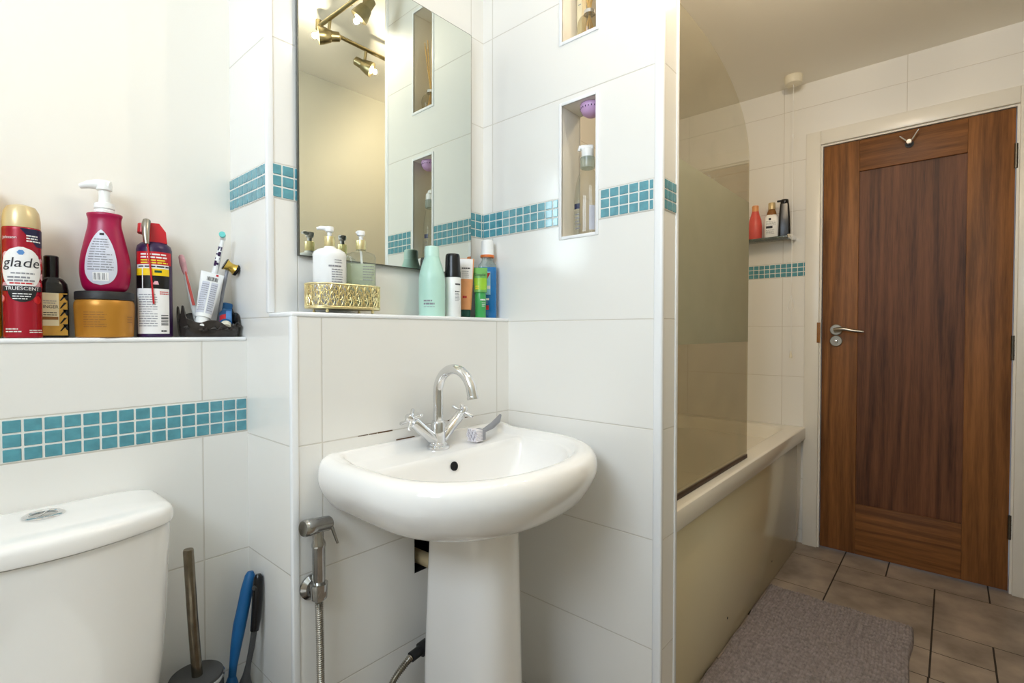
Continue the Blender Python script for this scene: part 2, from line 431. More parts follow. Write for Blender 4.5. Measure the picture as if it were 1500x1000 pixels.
# ---- mosaic bands: grout bed with three rows of glass tiles each
def mosaic(name, p0, p1, nrm, z0, z1, pitch, start=0.):
    p0 = Vector((*p0, 0)); p1 = Vector((*p1, 0)); d = (p1-p0); L = d.length; d.normalize(); n = Vector((*nrm, 0))
    mb = MB().m(M_GROUT)
    def bx(a, b, za, zb, t0, t1, bev):
        M = Matrix(((d.x, n.x, 0, p0.x), (d.y, n.y, 0, p0.y), (0, 0, 1, 0), (0, 0, 0, 1)))
        mb.box(a, b, t0, t1, za, zb, bev, 1, M)
    bx(0, L, z0, z1, -.001, .0012, 0)
    mb.m(M_MOSAIC)
    rows = 3; ph = (z1-z0)/rows; gp = .0034
    u = start
    while u < L:
        a, b = max(u+gp/2, .001), min(u+pitch-gp/2, L-.001)
        if b-a > .003:
            for r in range(rows): bx(a, b, z0+r*ph+gp/2, z0+(r+1)*ph-gp/2, 0., .0026, .0008)
        u += pitch
    return struct(name, mb)
mosaic('trim_2', (-.4, YC), (XC-.002, YC), (0, -1), .8561, .9295, .0262, -.0075)
mosaic('trim_3', (XC, YB), (XC, YM+.012), (-1, 0), 1.3621, 1.4335, .0262, 0)
mosaic('trim_4', (XC+.002, YM), (XN-.001, YM), (0, -1), 1.3621, 1.4335, .0262, 0)
mosaic('trim_5', (XN, YM-.002), (XN, .7955), (-1, 0), 1.3621, 1.4335, .0262, 0)
mosaic('trim_6', (XN, .6695), (XN, YP+.02), (-1, 0), 1.3621, 1.4335, .0262, 0.004)
mosaic('trim_7', (XN+.002, YP), (XQ-.010, YP), (0, -1), 1.3621, 1.4335, .0262, 0)
mosaic('trim_8', (XD, .5605), (XD, YB), (-1, 0), 1.3621, 1.4315, .0262, -.018)
mosaic('trim_9', (XQ+.002, YB), (XD, YB), (0, -1), 1.3621, 1.4315, .0262, 0)

# ---- white plastic beads on the outer corners, sills
def bead(name, mb): return struct(name, mb.m(M_BEAD) if False else mb)
B = lambda: MB().m(M_BEAD)
struct('trim_10', B().box(XC-.0028, XC+.011, YE-.0028, YE+.011, 0, ZLEDGE-.009, .0025))
struct('trim_11', B().box(XC-.0028, XC+.011, YM-.0028, YM+.011, ZLEDGE+.0005, ZC, .0025))
struct('trim_12', B().box(XN-.003, XN+.0115, YP-.003, YP+.019, 0, ZC, .0045, 3))
struct('trim_13', B().box(XQ-.010, XQ+.004, YP-.003, YP+.010, 0, ZC, .0025))
struct('trim_14', MB().m(M_BEAD).box(XC-.0025, XN-.0002, YE-.003, YM, ZLEDGE-.010, ZLEDGE, .004, 3))
struct('trim_15', MB().m(M_BEAD).box(XL, XC-.0005, YC-.003, YB, ZSHELF-.0095, ZSHELF, .004, 3))
def niche_frame(name, z0, z1):
    mb = B(); y0, y1, w = .6795, .7845, .0085
    for a in ((y0-w, y0, z0-w, z1+w), (y1, y1+w, z0-w, z1+w), (y0, y1, z0-w, z0), (y0, y1, z1, z1+w)):
        mb.box(XN-.003, XN+.003, *a, .0012)
        mb.box(XQ-.003, XQ+.003, *a, .0012)
    return struct(name, mb)
niche_frame('trim_16', 1.3312, 1.6755); niche_frame('trim_17', 1.8432, 2.186)
# ---- door lining and architrave
mb = MB().m(M_GLOSSW)
ao, ai = .5595, DL
mb.box(XD-.018, XD+.0005, ai+.008, ao, 0, 2.0685, .003).box(XD-.018, XD+.0005, -.264, DR-.008, 0, 2.0685, .003).box(XD-.018, XD+.0005, DR-.008, ai+.008, DT+.008, 2.0685, .003)
mb.box(XD-.004, XD+.12, DL, DL+.012, 0, DT+.012).box(XD-.004, XD+.12, DR-.012, DR, 0, DT+.012).box(XD-.004, XD+.12, DR, DL, DT, DT+.012)
struct('trim_18', mb)
struct('trim_19', MB().m(M_GLOSSW).box(XL, 2.86, YF, YF+.014, 0, .09, .004))

# ---- oak door
mb = MB().m(M_DOORS)
y0, y1, z0, z1 = DR+.003, DL-.003, .008, DT-.003
X0, X1 = XD+.002, XD+.042
mb.box(X0, X1, .339, y1, z0, z1, .002).box(X0, X1, y0, -.0425, z0, z1, .002)
mb.m(M_DOORR).box(X0+.0005, X1, -.0425, .339, 1.8435, z1, .0015).box(X0+.0005, X1, -.0425, .339, z0, .2495, .0015)
door = struct('door_1', mb, 'oak shaker door in white frame on the far wall')
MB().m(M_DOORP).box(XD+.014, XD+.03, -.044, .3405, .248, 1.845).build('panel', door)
mb = MB().m(M_NICKEL)
Mx = Matrix.Rotation(-PI/2, 4, 'Y')
def disc(mb, y, z, r, x0, x1): mb.tube([(x0, y, z), (x0-(x0-x1)*.75, y, z), (x1, y, z)], [r, r, r*.9], 28)
disc(mb, .4245, 1.089, .0265, X0, X0-.009)
mb.tube([(X0-.008, .4245, 1.089), (X0-.045, .4245, 1.089)], .009, 14)
pts = [(X0-.045, .4285, 1.089), (X0-.05, .41, 1.0925), (X0-.05, .385, 1.092), (X0-.048, .35, 1.084), (X0-.047, .318, 1.080), (X0-.047, .309, 1.079)]
mb.tube(pts, [.0085, .0095, .009, .0075, .0065, .005], 12)
mb.build('handle', door)
mb = MB().m(M_NICKEL); disc(mb, .4245, 1.0345, .0265, X0, X0-.009); mb.tube([(X0-.008, .4245, 1.0345), (X0-.02, .4245, 1.0345)], [.010, .0085], 16); mb.m(M_CHROME).box(X0-.0225, X0-.02, .419, .430, 1.030, 1.039, .001)
tag(mb.build('lock_rose', door), 'round satin thumb-turn lock rose')
for zz in (1.793, 1.013, .275):
    mb = MB().m(M_HINGE)
    mb.tube([(XD-.004, DR+.0015, zz-.05), (XD-.004, DR+.0015, zz+.05)], .0055, 12).box(XD-.001, XD+.0015, DR-.01, DR+.0015, zz-.05, zz+.05)
    for k in (-.03, -.01, .01, .03): mb.tube([(XD-.004, DR+.0015, zz+k-.0012), (XD-.004, DR+.0015, zz+k+.0012)], .0062, 12)
    mb.build('hinge', door)
MB().m(M_BROWNL).box(XD-.0195, XD-.0175, DL+.001, DL+.016, 1.025, 1.125, .0005).build('strike_plate', door)

# ---- coat hook on the door
hk = thing('coat_hook', 'small silver two-pronged coat hook near the top of the oak door', 'hook', (X0+.0005, .1535, 1.925))
mb = MB().m(M_BLACKM); mb.tube([(0, 0, 0), (-.006, 0, 0)], .016, 24); mb.build('backplate', hk)
mb = MB().m(M_CHROME); mb.tube([(-.006, 0, .004), (-.03, 0, .004), (-.034, 0, .004)], [.011, .012, .009], 20); mb.build('boss', hk)
for s_, up in ((1, .022), (-1, .035)):
    mb = MB().m(M_CHROME); mb.tube([(-.024, s_*.008, .008), (-.034, s_*.030, .008+up), (-.036, s_*.034, .008+up*1.15)], [.0034, .003, .0022], 10); mb.build('prong', hk)

# ------------------------------------------------------------------ mirror
MW, MH = .2555, .693
mir = thing('wall_mirror', 'frameless rectangular mirror on the tiled wall above the sink ledge', 'mirror', (.7705, 1.0625, 1.2435)); mir.rotation_euler = (.0042, 0, -.015)
MB().m(M_MEDGE).box(-MW, MW, .0006, .0075, 0, MH).build('backing', mir)
MB().m(M_MIRROR).box(-MW+.0018, MW-.0018, -.0002, .0005, .0018, MH-.0018).build('glass', mir)
# ------------------------------------------------------------------ ceiling track light
tl = thing('track_light', 'jointed satin ceiling track light with small spot heads, three seen in the mirror, one added', 'ceiling light', (.985, .47, ZC))
def L2(p): return (p[0]-.985, p[1]-.47, p[2]-ZC)
MB().m(M_BRASSY).lathe([(.045, 0), (.045, -.014), (.036, -.026), (.0, -.03)], (0, 0, 0)).build('canopy', tl)
mb = MB().m(M_BRASSY); mb.tube([L2((.975, .62, 2.25)), L2((.955, .26, 2.25))], .008, 12); mb.build('bar', tl)
mb = MB().m(M_BRASSY); mb.tube([L2((.955, .26, 2.25)), L2((1.55, .232, 2.25))], .008, 12); mb.tube([L2((.955, .26, 2.238)), L2((.955, .26, 2.272))], .012, 14); mb.build('bar', tl)
mb = MB().m(M_BRASSY); mb.tube([L2((.985, .47, 2.30)), L2((.972, .47, 2.25))], .007, 10); mb.build('stem', tl)
HEADS = []
def head(att, pos, aim):
    a = Vector(pos); d = (Vector(aim)-a).normalized()
    mb = MB().m(M_BRASSY)
    mb.tube([L2(att), L2(pos)], .006, 10)
    p = [a-d*.045, a-d*.04, a-d*.01, a-d*.008, a+d*.02, a+d*.035]
    mb.tube([L2(q) for q in p], [.010, .017, .019, .0215, .029, .031], 20)
    o = mb.build('spot_head', tl)
    b = MB().m(M_BULB); b.tube([L2(a+d*.0352), L2(a+d*.040)], [.016, .010], 20); b.build('bulb', o)
    HEADS.append((a+d*.049, d))
head((.965, .33, 2.25), (.965, .315, 2.195), (.965-.894, .315-.413, 2.195-.16))
head((1.165, .25, 2.25), (1.165, .235, 2.19), (1.165+.75, .235+.62, 2.19-.50))
head((.972, .56, 2.25), (.975, .56, 2.195), (.975-.5, .56-.6, 2.195-1.0))
head((1.52, .233, 2.25), (1.525, .235, 2.19), (2.4, .35, 1.75))  # added head, out of view, to brighten the bath side

# ------------------------------------------------------------------ bath, panel, screen
BY0 = .5484
bath = thing('bathtub', 'white bath with a glossy cream side panel running up to the door', 'bath', (0, 0, 0))
cx, cy = (XQ+XD)/2, (BY0+YB)/2; hx, hy = (XD-XQ)/2-.001, (YB-BY0)/2-.001
rings = []
for (dx_, dy_, r, z) in ((.003, .003, .012, .5355), (0, 0, .012, .541), (0, 0, .012, .5885), (.0015, .0015, .012, .5935), (.006, .006, .014, .5965), (.012, .012, .016, .597), (.070, .066, .05, .597), (.076, .071, .06, .5965), (.085, .078, .08, .594), (.095, .085, .1, .580), (.13, .11, .12, .45), (.17, .14, .14, .30), (.22, .18, .14, .235), (.32, .24, .1, .22)):
    rings.append(rr_ring(cx, cy, hx-dx_, hy-dy_, r, z, 8))
MB().m(M_ACRYL).loft(rings, True, True).build('tub', bath)
mb = MB().m(M_PANEL).box(XQ+.001, 2.80, .5705, .580, .002, .5345, .002)
mb.m(M_INK)
for q in ((1.78, .09), (2.35, .09)): mb.tube([(q[0], .5706, q[1]), (q[0], .5697, q[1])], .004, 10)
mb.build('bath_panel', bath)
poly = [(2.80, .53), (2.8905, .53), (2.8905, .20), (2.872, .175), (2.85, .12), (2.832, .06), (2.80, .05)]
MB().m(M_ACRYL).prism(poly, .5715, .579, 'XZ').build('end_panel', bath)

scr = thing('bath_screen', 'curved-top glass bath screen with a frosted band standing on the bath rim', 'shower screen', (0, 0, 0))
YG = .586; xe = 2.0277
zb, zt = .607, 2.0
def topz(x):
    t = max(0., min(1., (x-1.42)/(xe-1.42)))
    return 1.72+(zt-1.72)*(1-t**2.35)**(1/2.1) if t < 1 else 1.72
def pane(z_lo, z_hi_fn, y0, y1, material, name, parent, n=40):
    xs = [XQ+.012+(xe-XQ-.012)*(1-(1-i/n)**1.8) for i in range(n+1)]
    poly = [(xx, z_lo) for xx in xs]
    top = [(xx, z_hi_fn(xx)) for xx in reversed(xs)]
    return MB().m(material).prism(poly+top, y0, y1, 'XZ').build(name, parent)
def strip_pane(z_lo, z_hi_fn, y, material, name, parent, n=40):
    xs = [XQ+.012+(xe-XQ-.012)*(1-(1-i/n)**1.8) for i in range(n+1)]
    rings = [[(xx, y-.0025, z_lo), (xx, y+.0025, z_lo), (xx, y+.0025, z_hi_fn(xx)), (xx, y-.0025, z_hi_fn(xx))] for xx in xs]
    return MB().m(material).loft(rings, True, True).build(name, parent)
strip_pane(zb, topz, YG, M_SCREEN, 'glass_pane', scr)
MB().m(M_FROST).box(XQ+.013, xe-.001, YG-.0034, YG-.0027, 1.0414, 1.5678).build('frosted_band', scr)['label'] = 'frosted green-grey band across the screen glass'
MB().m(M_SEAL).box(XQ+.012, xe, YG-.005, YG+.005, .5975, .612, .002).build('bottom_seal', scr)['label'] = 'dark brown rubber seal strip'
MB().m(M_CHROME).box(XQ+.0005, XQ+.02, YG-.009, YG+.009, .60, 2.0, .002).build('wall_channel', scr)

# ------------------------------------------------------------------ corner shelf on the door wall and the bottles on it
sh = thing('glass_shelf', 'small dark-edged glass shelf with chrome ends fixed over the bath by the door', 'shelf', (0, 0, 0))
MB().m(M_SHELFG).box(2.775, 2.882, .615, 1.10, 1.5505, 1.5585, .001).build('glass', sh)
for yy in (.612, 1.10):
    MB().m(M_CHROME).tube([(2.8917, yy, 1.556), (2.79, yy, 1.556), (2.775, yy, 1.556)], [.011, .011, .008], 16).build('bracket', sh)
zS = 1.5588
def revolved(name, label, cat, x, y, z, prof, material, rot=None, sx=1., sy=1., part='body', group=None):
    t = thing(name, label, cat, (x, y, z), face_cam(x, y) if rot is None else rot, group)
    MB().m(material).lathe(prof, seg=32, sx=sx, sy=sy).build(part, t); return t
t = revolved('shampoo_bottle', 'coral pink tapering bottle at the left end of the glass bath shelf', 'bottle', 2.832, .783, zS,
             [(.030, 0), (.032, .004), (.032, .07), (.029, .105), (.021, .13), (.0165, .15), (.0155, .178), (.012, .182)], M_PINKB, sy=.75)
MB().m(M_PEACH).lathe([(.0162, .150), (.0162, .178), (.012, .1815)], seg=24, sy=.8).build('cap', t)
t = thing('lotion_bottle', 'white bottle with brown neck and cream cap, middle of the glass bath shelf', 'bottle', (2.832, .704, zS), face_cam(2.832, .704))
MB().m(M_WHITE).loft([rr_ring(0, 0, a, b, min(a, b)*.6, z) for a, b, z in ((.032, .02, 0), (.034, .022, .004), (.034, .022, .09), (.03, .02, .112), (.023, .018, .12))]).build('body', t)
MB().m(M_BROWNL).lathe([(.023, .119), (.0205, .135), (.015, .148), (.014, .15)], sy=.8).build('neck', t)['label'] = 'brown neck of the bottle'
MB().m(M_CHAMP).lathe([(.0165, .149), (.0165, .18), (.015, .183)]).build('cap', t)
mp = lambda x, z: (x, -.0226, z)
mb = MB().m(M_INK).patch(mp, .05, .062, -.026, .004).m(M_INK).patch(mp, .092, .103, -.014, -.003); mb.m(M_INKG).lines(mp, -.026, .018, .086, 4, .006, .002, 3).lines(mp, -.026, .012, .042, 4, .006, .002, 4)
mb.build('label', t)
t = thing('pump_bottle', 'tall black pump bottle at the right end of the glass bath shelf', 'bottle', (2.832, .645, zS), face_cam(2.832, .645))
MB().m(M_BLACK).loft([rr_ring(0, 0, a, b, min(a, b)*.5, z) for a, b, z in ((.027, .02, 0), (.028, .021, .004), (.025, .019, .10), (.0215, .017, .15), (.02, .016, .168))]).build('body', t)
mb = MB().m(M_BLACK).lathe([(.017, .168), (.019, .172), (.018, .187), (.016, .19)]); mb.box(-.034, .004, -.007, .007, .180, .189, .003); mb.build('pump', t)

# ------------------------------------------------------------------ pull cord
pc = thing('pull_cord_switch', 'white ceiling pull-cord light switch with a knotted string hanging by the bath', 'light switch', (2.772, .597, ZC))
MB().m(M_CREAM).lathe([(.040, 0), (.040, -.014), (.037, -.036), (.032, -.039), (0, -.0395)]).build('housing', pc)
mb = MB().m(M_WHITE)
zc = lambda z: z-ZC
pts = [(0, 0, zc(2.289)), (0, 0, zc(1.9)), (.002, 0, zc(1.5)), (0, .001, zc(1.255))]
mb.tube(pts, .0014, 8)
loop = [(0, .0, zc(1.255)), (-.002, -.010, zc(1.235)), (-.002, -.016, zc(1.21)), (0, -.010, zc(1.185)), (0, .006, zc(1.175)), (0, .016, zc(1.195)), (0, .012, zc(1.225)), (0, .0, zc(1.255))]
mb.tube(loop, .0013, 8); mb.tube([(0, 0, zc(1.255)), (0, -.001, zc(1.1)), (0, 0, zc(.985))], .0013, 8)
mb.lathe([(.0001, zc(1.26)), (.004, zc(1.256)), (.004, zc(1.25)), (.0001, zc(1.246))], seg=12)
mb.lathe([(.0001, zc(2.05)), (.004, zc(2.045)), (.004, zc(2.03)), (.0001, zc(2.025))], seg=12)
mb.build('cord', pc)
MB().m(M_CREAM).lathe([(.002, zc(.985)), (.0045, zc(.975)), (.007, zc(.955)), (.006, zc(.95)), (.0001, zc(.949))], seg=16).build('toggle', pc)

# ------------------------------------------------------------------ bath mat
def bathmat():
    x0, x1, y0, y1 = 1.44, 2.302, .088, .566
    nx, ny = 430, 240
    vs = []; fs = []
    rnd = random.Random(3)
    ph = [rnd.uniform(0, 6.28) for _ in range(8)]
    for i in range(nx+1):
        for j in range(ny+1):
            u, v = i/nx, j/ny
            X = x0+(x1-x0)*u; Y = y0+(y1-y0)*v
            wob = .002*math.sin(X*13+ph[0])+.0012*math.sin(X*47+Y*20+ph[1])
            rib = abs(math.sin((Y+wob)*PI/.0098))
            nub = abs(math.sin((X+(.004 if int((Y+wob)/.0098) % 2 else 0))*PI/.0085))
            e = min(u*(x1-x0), (1-u)*(x1-x0), v*(y1-y0), (1-v)*(y1-y0))
            edge = min(1, e/.010)
            low = .002*math.sin(X*9+ph[3])*math.sin(Y*12+ph[4])
            z = .002+math.sqrt(edge)*(.010+.0062*(rib**.6)*(.35+.65*nub**.7)+low)+rnd.uniform(-.0006, .0006)*edge
            if e < 1e-6: z = .0005
            vs.append((X-.004*math.sin(Y*40), Y+.003*math.sin(X*25), z))
    for i in range(nx):
        for j in range(ny):
            a = i*(ny+1)+j; fs.append([a, a+ny+1, a+ny+2, a+1])
    mb = MB().m(M_MAT).add(vs, fs)
    o = mb.build('bath_mat', angle=180)
    return tag(o, 'grey ribbed chenille bath mat on the tiled floor beside the bath', 'bath mat')
bathmat()

# ------------------------------------------------------------------ sink, pedestal, tap
SX = .787
def D(a, yf, yb, z, Yc=.80, nf=44, ns=8, nb=12, rc=.02, pw=2.25):
    Yc = min(Yc, yb-.03); p = []
    b = Yc-yf
    for i in range(nf+1):
        t = PI*i/nf; c, s = math.cos(t), math.sin(t)
        p.append((SX-a*math.copysign(abs(c)**(2/pw), c), Yc-b*s**(2/pw), z))
    r = min(rc, a*.5, (yb-Yc)*.5)
    for i in range(1, ns+1): p.append((SX+a, Yc+(yb-r-Yc)*i/ns, z))
    for i in range(1, 5): p.append((SX+a-r+r*math.cos(PI/8*i), yb-r+r*math.sin(PI/8*i), z))
    for i in range(1, nb): p.append((SX+(a-r)-2*(a-r)*i/nb, yb, z))
    for i in range(5): p.append((SX-a+r-r*math.sin(PI/8*i), yb-r+r*math.cos(PI/8*i), z))
    for i in range(1, ns): p.append((SX-a, yb-r-(yb-r-Yc)*i/ns, z))
    return p
sink = thing('sink', 'white ceramic pedestal wash basin fixed below the tiled ledge', 'sink', (0, 0, 0))
YW = YE-.0006
outer = [(.070, .706, .90, .662), (.115, .688, .935, .6655), (.165, .655, .957, .675), (.212, .617, .970, .692), (.250, .584, YW, .711), (.275, .562, YW, .742), (.2875, .551, YW, .770), (.2875, .552, YW, .793), (.280, .560, YW, .808), (.268, .572, YW, .8145), (.259, .581, YW-.001, .8155)]
inner = [(.251, .590, YW-.016, .8145), (.243, .600, YW-.022, .811), (.239, .607, YW-.030, .801), (.2365, .611, YW-.036, .7985), (.235, .614, .874, .7975), (.2325, .618, .868, .795), (.226, .625, .864, .78), (.212, .640, .858, .748), (.188, .662, .85, .712), (.15, .692, .838, .685), (.10, .724, .82, .670), (.04, .755, .79, .664)]
def up(ring, yb_, dz):
    return [(x_, y_, z+dz*max(0., min(1., (y_-(yb_-.05))/.045))) for x_, y_, z in ring]
rings = [D(*r) for r in catmull(outer, 3)]
rings = [up(r, YW, .009*max(0., min(1., (r[0][2]-.77)/.035))) for r in rings]
rings += [up(D(*inner[0]), YW-.016, .009), up(D(*inner[1]), YW-.026, .009), up(D(*inner[2]), YW-.034, .003)]+[D(*r) for r in inner[3:6]]+[D(*r) for r in catmull(inner[6:], 3)]
MB().m(M_CERAMIC).loft(rings, True, True).build('basin', sink, angle=60)
ped = [(.090, .69, .90, 0), (.087, .692, .90, .05), (.0835, .694, .90, .18), (.0800, .697, .90, .33), (.0760, .700, .895, .50), (.0735, .702, .89, .62), (.0725, .703, .885, .672)]
MB().m(M_CERAMIC).loft([[(x_+.005, y_, z_) for x_, y_, z_ in D(a, yf, yb, z, .80, pw=2.6)] for a, yf, yb, z in catmull(ped, 3)], True, True).build('pedestal', sink, angle=50)
mb = MB().m(M_HOLE)
oz, oy = .768, .8608
mb.tube([(SX-.009, oy, oz), (SX-.009, oy-.0025, oz+.0006)], .0105, 20); mb.m(M_CERAMIC)
mb.build('overflow_hole', sink)
mb = MB().m(M_CHROME).lathe([(.021, .6655), (.021, .669), (.016, .671), (0, .6705)], (SX, .772, 0)); mb.build('drain', sink)
mb = MB().m(M_STAIN)
for (a, b, h) in ((.70, .752, .0018),): mb.box(a, b, YW-.0025, YW+.0004, .8240, .8248+h, .0005)
tag(mb.build('sealant', sink), 'grimy brown sealant spots along the back of the basin')
mb = MB().m(M_STAIN)
for (a, b, h) in ((.600, .625, .0007), (.628, .648, .0010), (.650, .690, .0014), (.86, .93, .0009)): mb.box(a, b, YE-.0005, YE+.001, .8492-h, .8492+h)
mb.build('stained_joint', bpy.data.objects['wall_sink'])

TY = .927; TZ = .7980
tap = thing('mixer_tap', 'chrome swan-neck mixer tap with two cross handles on the basin', 'tap', (SX, TY, TZ))
MB().m(M_CHROME).lathe([(.0275, 0), (.0275, .006), (.024, .009), (.0225, .0095), (.0225, .0125), (.0185, .016), (.0175, .03), (.0175, .060), (.0165, .0635), (.0125, .0645)]).build('base', tap)
mb = MB().m(M_CHROME)
R = .0585
pts = [(0, 0, .062), (0, 0, .09), (0, 0, .115), (0, 0, .135)]
for i in range(1, 19):
    a = PI*.95*i/18; pts.append((0, -R+R*math.cos(a), .135+R*math.sin(a)))
e = Vector(pts[-1]); d = (e-Vector(pts[-2])).normalized()
pts += [tuple(e+d*.012)]
mb.tube(pts, .0118, 20)
mb.tube([tuple(e+d*.010), tuple(e+d*.0125), tuple(e+d*.0165)], [.0128, .0132, .0126], 20)
mb.tube([(0, 0, .060), (0, 0, .068)], .0145, 20)
mb.build('spout', tap)
for s_ in (-1, 1):
    ax = Vector((s_*.76, 0, .65)).normalized(); p = Vector((s_*.006, 0, .016))
    mb = MB().m(M_CHROME)
    mb.tube([p, p+ax*.085, p+ax*.089], [.0128, .0128, .0105], 18)
    mb.build('valve_arm', tap)
    hb = p+ax*.098
    mb = MB().m(M_CHROME)
    mb.tube([p+ax*.087, p+ax*.096, p+ax*.108, p+ax*.112], [.006, .0095, .0095, .007], 16)
    b1 = Vector((0, 1, 0)); b2 = ax.cross(b1).normalized()
    for c in (b1*.85+b2*.5, b2*.85-b1*.5):
        c = c.normalized(); mb.tube([hb-c*.031, hb-c*.029, hb+c*.029, hb+c*.031], [.003, .0042, .0042, .003], 10)
    mb.build('cross_handle', tap)

# nail brush at the back of the basin
nb = thing('scrubbing_brush', 'small grey scrubbing brush with white bristles lying beside the tap', 'brush', (.905, .902, .8005))
ax = Vector((.135, .045, .010)); 
mb = MB().m(M_GREY); mb.box(-.006, .008, -.014, .014, .002, .030, .003); 
mb.build('head', nb)
mb = MB().m(M_GREY)
mb.tube([(.006, .0, .022), (.03, .008, .024), (.07, .024, .026), (.105, .037, .034), (.125, .045, .045)], [.005, .0065, .0085, .0085, .004], 12); mb.build('handle', nb)
mb = MB().m(M_BRIST)
for i in range(9):
    for j in range(8):
        y = -.0125+.025*i/8; z = .004+.025*j/7
        mb.tube([(-.005, y, z), (-.030-.003*math.sin(i*2.1+j), y*1.25, .003+(z-.003)*1.12)], [.0014, .0017], 6)
tag(mb.build('bristles', nb), 'white stiff bristles', None, None, 'stuff')

# ------------------------------------------------------------------ bidet spray and hoses
bs = thing('bidet_spray', 'chrome hand-held bidet spray hanging on the tiled wall left of the basin', 'hand shower', (.492, YE, .56))
def Lb(x, y, z): return (x-.492, y-YE, z-.56)
mb = MB().m(M_CHROMED); mb.tube([(0, -.0005, 0), (0, -.005, 0), (0, -.012, 0)], [.026, .026, .018], 24); mb.tube([(0, -.008, 0), (0, -.03, 0)], .010, 14)
mb.tube([(0, -.03, -.014), (0, -.03, .016)], [.0155, .0175], 20); mb.tube([(-.001, -.046, -.003), (-.001, -.041, -.003)], .008, 14); mb.build('wall_holder', bs)
mb = MB().m(M_CHROMED); mb.tube([(0, -.03, -.018), (0, -.03, .018), (0, -.03, .02), (0, -.03, .088), (0, -.03, .090), (0, -.03, .096), (-.001, -.03, .105), (-.002, -.03, .128)], [.0108, .0118, .0126, .0126, .0136, .0136, .0105, .0115], 18); mb.build('handle', bs)
mb = MB().m(M_CHROMED); mb.tube([(.026, -.028, .1300), (.022, -.0285, .1303), (-.010, -.0315, .1335), (-.013, -.032, .134), (-.030, -.034, .1358), (-.034, -.0345, .1362)], [.012, .0145, .0155, .017, .0165, .0145], 20); mb.build('spray_head', bs)
mb = MB().m(M_CHROMED); mb.tube([(.024, -.029, .138), (.027, -.033, .122), (.033, -.036, .100), (.037, -.037, .087)], [.004, .0035, .003, .0025], 8); mb.build('trigger', bs)
def hose(mb, pts, r, n=160):
    P = catmull([tuple(p) for p in pts], 40)
    # corrugated: radius swells at every ring
    L = 0; out = []; rs = []
    Pv = [Vector(p) for p in P]
    tot = sum((Pv[i+1]-Pv[i]).length for i in range(len(Pv)-1))
    step = .0022; cur = 0; i = 0; acc = 0; k = 0
    while acc < tot and i < len(Pv)-1:
        seg = (Pv[i+1]-Pv[i]).length
        while cur <= seg:
            out.append(Pv[i].lerp(Pv[i+1], cur/seg)); rs.append(r*(1.0 if k % 2 else .68)); k += 1; cur += step
        cur -= seg; acc += seg; i += 1
    mb.tube(out, rs, 12)
mb = MB().m(M_HOSE); hose(mb, [Lb(.492, YE-.03, .543), Lb(.493, YE-.031, .45), Lb(.495, YE-.033, .34), Lb(.51, YE-.04, .22), Lb(.55, YE-.05, .14)], .0078)
tag(mb.build('hose', bs), 'corrugated steel hose')
# supply hose with black nut under the basin
sy = YE-.05
h = thing('supply_hose', 'short braided steel hose with a black nut coming from behind the pedestal', 'hose', (.76, sy, .334))
mb = MB().m(M_HOSE); hose(mb, [(-.058, 0, -.0035), (-.075, -.003, -.008), (-.108, -.006, -.026), (-.135, -.008, -.062), (-.165, 0, -.13), (-.21, .02, -.20)], .0085); mb.build('braided_hose', h)
mb = MB().m(M_BLACKM); mb.tube([(.06, .015, .006), (-.005, .001, .003), (-.008, .0, .003), (-.030, 0, 0), (-.032, 0, 0), (-.058, -.0005, -.003)], [.0125, .0125, .0165, .0165, .0115, .0115], 12); mb.build('nut', h)
# waste pipe in the wall opening
wp = MB().m(M_PIPE).tube([(.85, YE-.10, .490), (.80, YE-.03, .506), (.785, YE+.03, .514), (.78, YE+.08, .516)], .0165, 20)
tag(wp.build('waste_pipe'), 'beige plastic waste pipe entering a square hole in the wall behind the pedestal', 'pipe')

# ------------------------------------------------------------------ toilet
TX = .107
toilet = thing('toilet', 'white close-coupled toilet cistern with a chrome flush button below the shelf', 'toilet', (TX, YC, 0))
def cist(hx, yf, yb, z, bow=.030, rc=.05):
    p = []
    rings = []
    # back edge left to right with rounded corners, then bowed front
    n = 8
    r = rc
    for i in range(n+1):
        a = PI/2*i/n; p.append((hx-.028+.028*math.cos(a), yb-.028+.028*math.sin(a)))
    for i in range(1, 10): p.append(((hx-.028)*(1-2*i/10), yb))
    for i in range(n+1):
        a = PI/2+PI/2*i/n; p.append((-hx+.028+.028*math.cos(a), yb-.028+.028*math.sin(a)))
    yc = yf+bow+r
    for i in range(n+1):
        a = PI+PI*.36*i/n; p.append((-hx+r+r*math.cos(a), yc+r*math.sin(a)))
    xl, yl = p[-1]
    for i in range(1, 24):
        t = i/24; xx = xl+(-2*xl)*t
        p.append((xx, yl-(yl-yf)*(1-(2*t-1)**2)))
    for i in range(n+1):
        a = PI*1.64+PI*.36*i/n; p.append((hx-r+r*math.cos(a), yc+r*math.sin(a)))
    return [(x_, y_, z) for x_, y_ in p]
def scaled(ring, k, z, cy_=-.085):
    return [(x_*k, cy_+(y_-cy_)*(k if y_ < cy_ else (k*.6+.4)), z) for x_, y_, _ in ring]
base = cist(.170, -.203, -.003, 0)
rings = [scaled(base, k, z) for k, z in catmull([(.975, .7400), (.990, .7405), (.998, .744), (1., .750), (.997, .757), (.985, .7635), (.955, .7685), (.90, .7718), (.78, .7745), (.55, .7765), (.25, .7775), (.02, .7778)], 2)]
MB().m(M_CERAMIC).loft(rings, True, True).build('lid', toilet, angle=60)
body = [(.152, -.170, -.003, .42), (.158, -.180, -.003, .50), (.1625, -.188, -.003, .60), (.1655, -.194, -.003, .70), (.1665, -.196, -.003, .7375)]
MB().m(M_CERAMIC).loft([cist(a, f_, b_, z) for a, f_, b_, z in body], True, True).build('cistern', toilet)
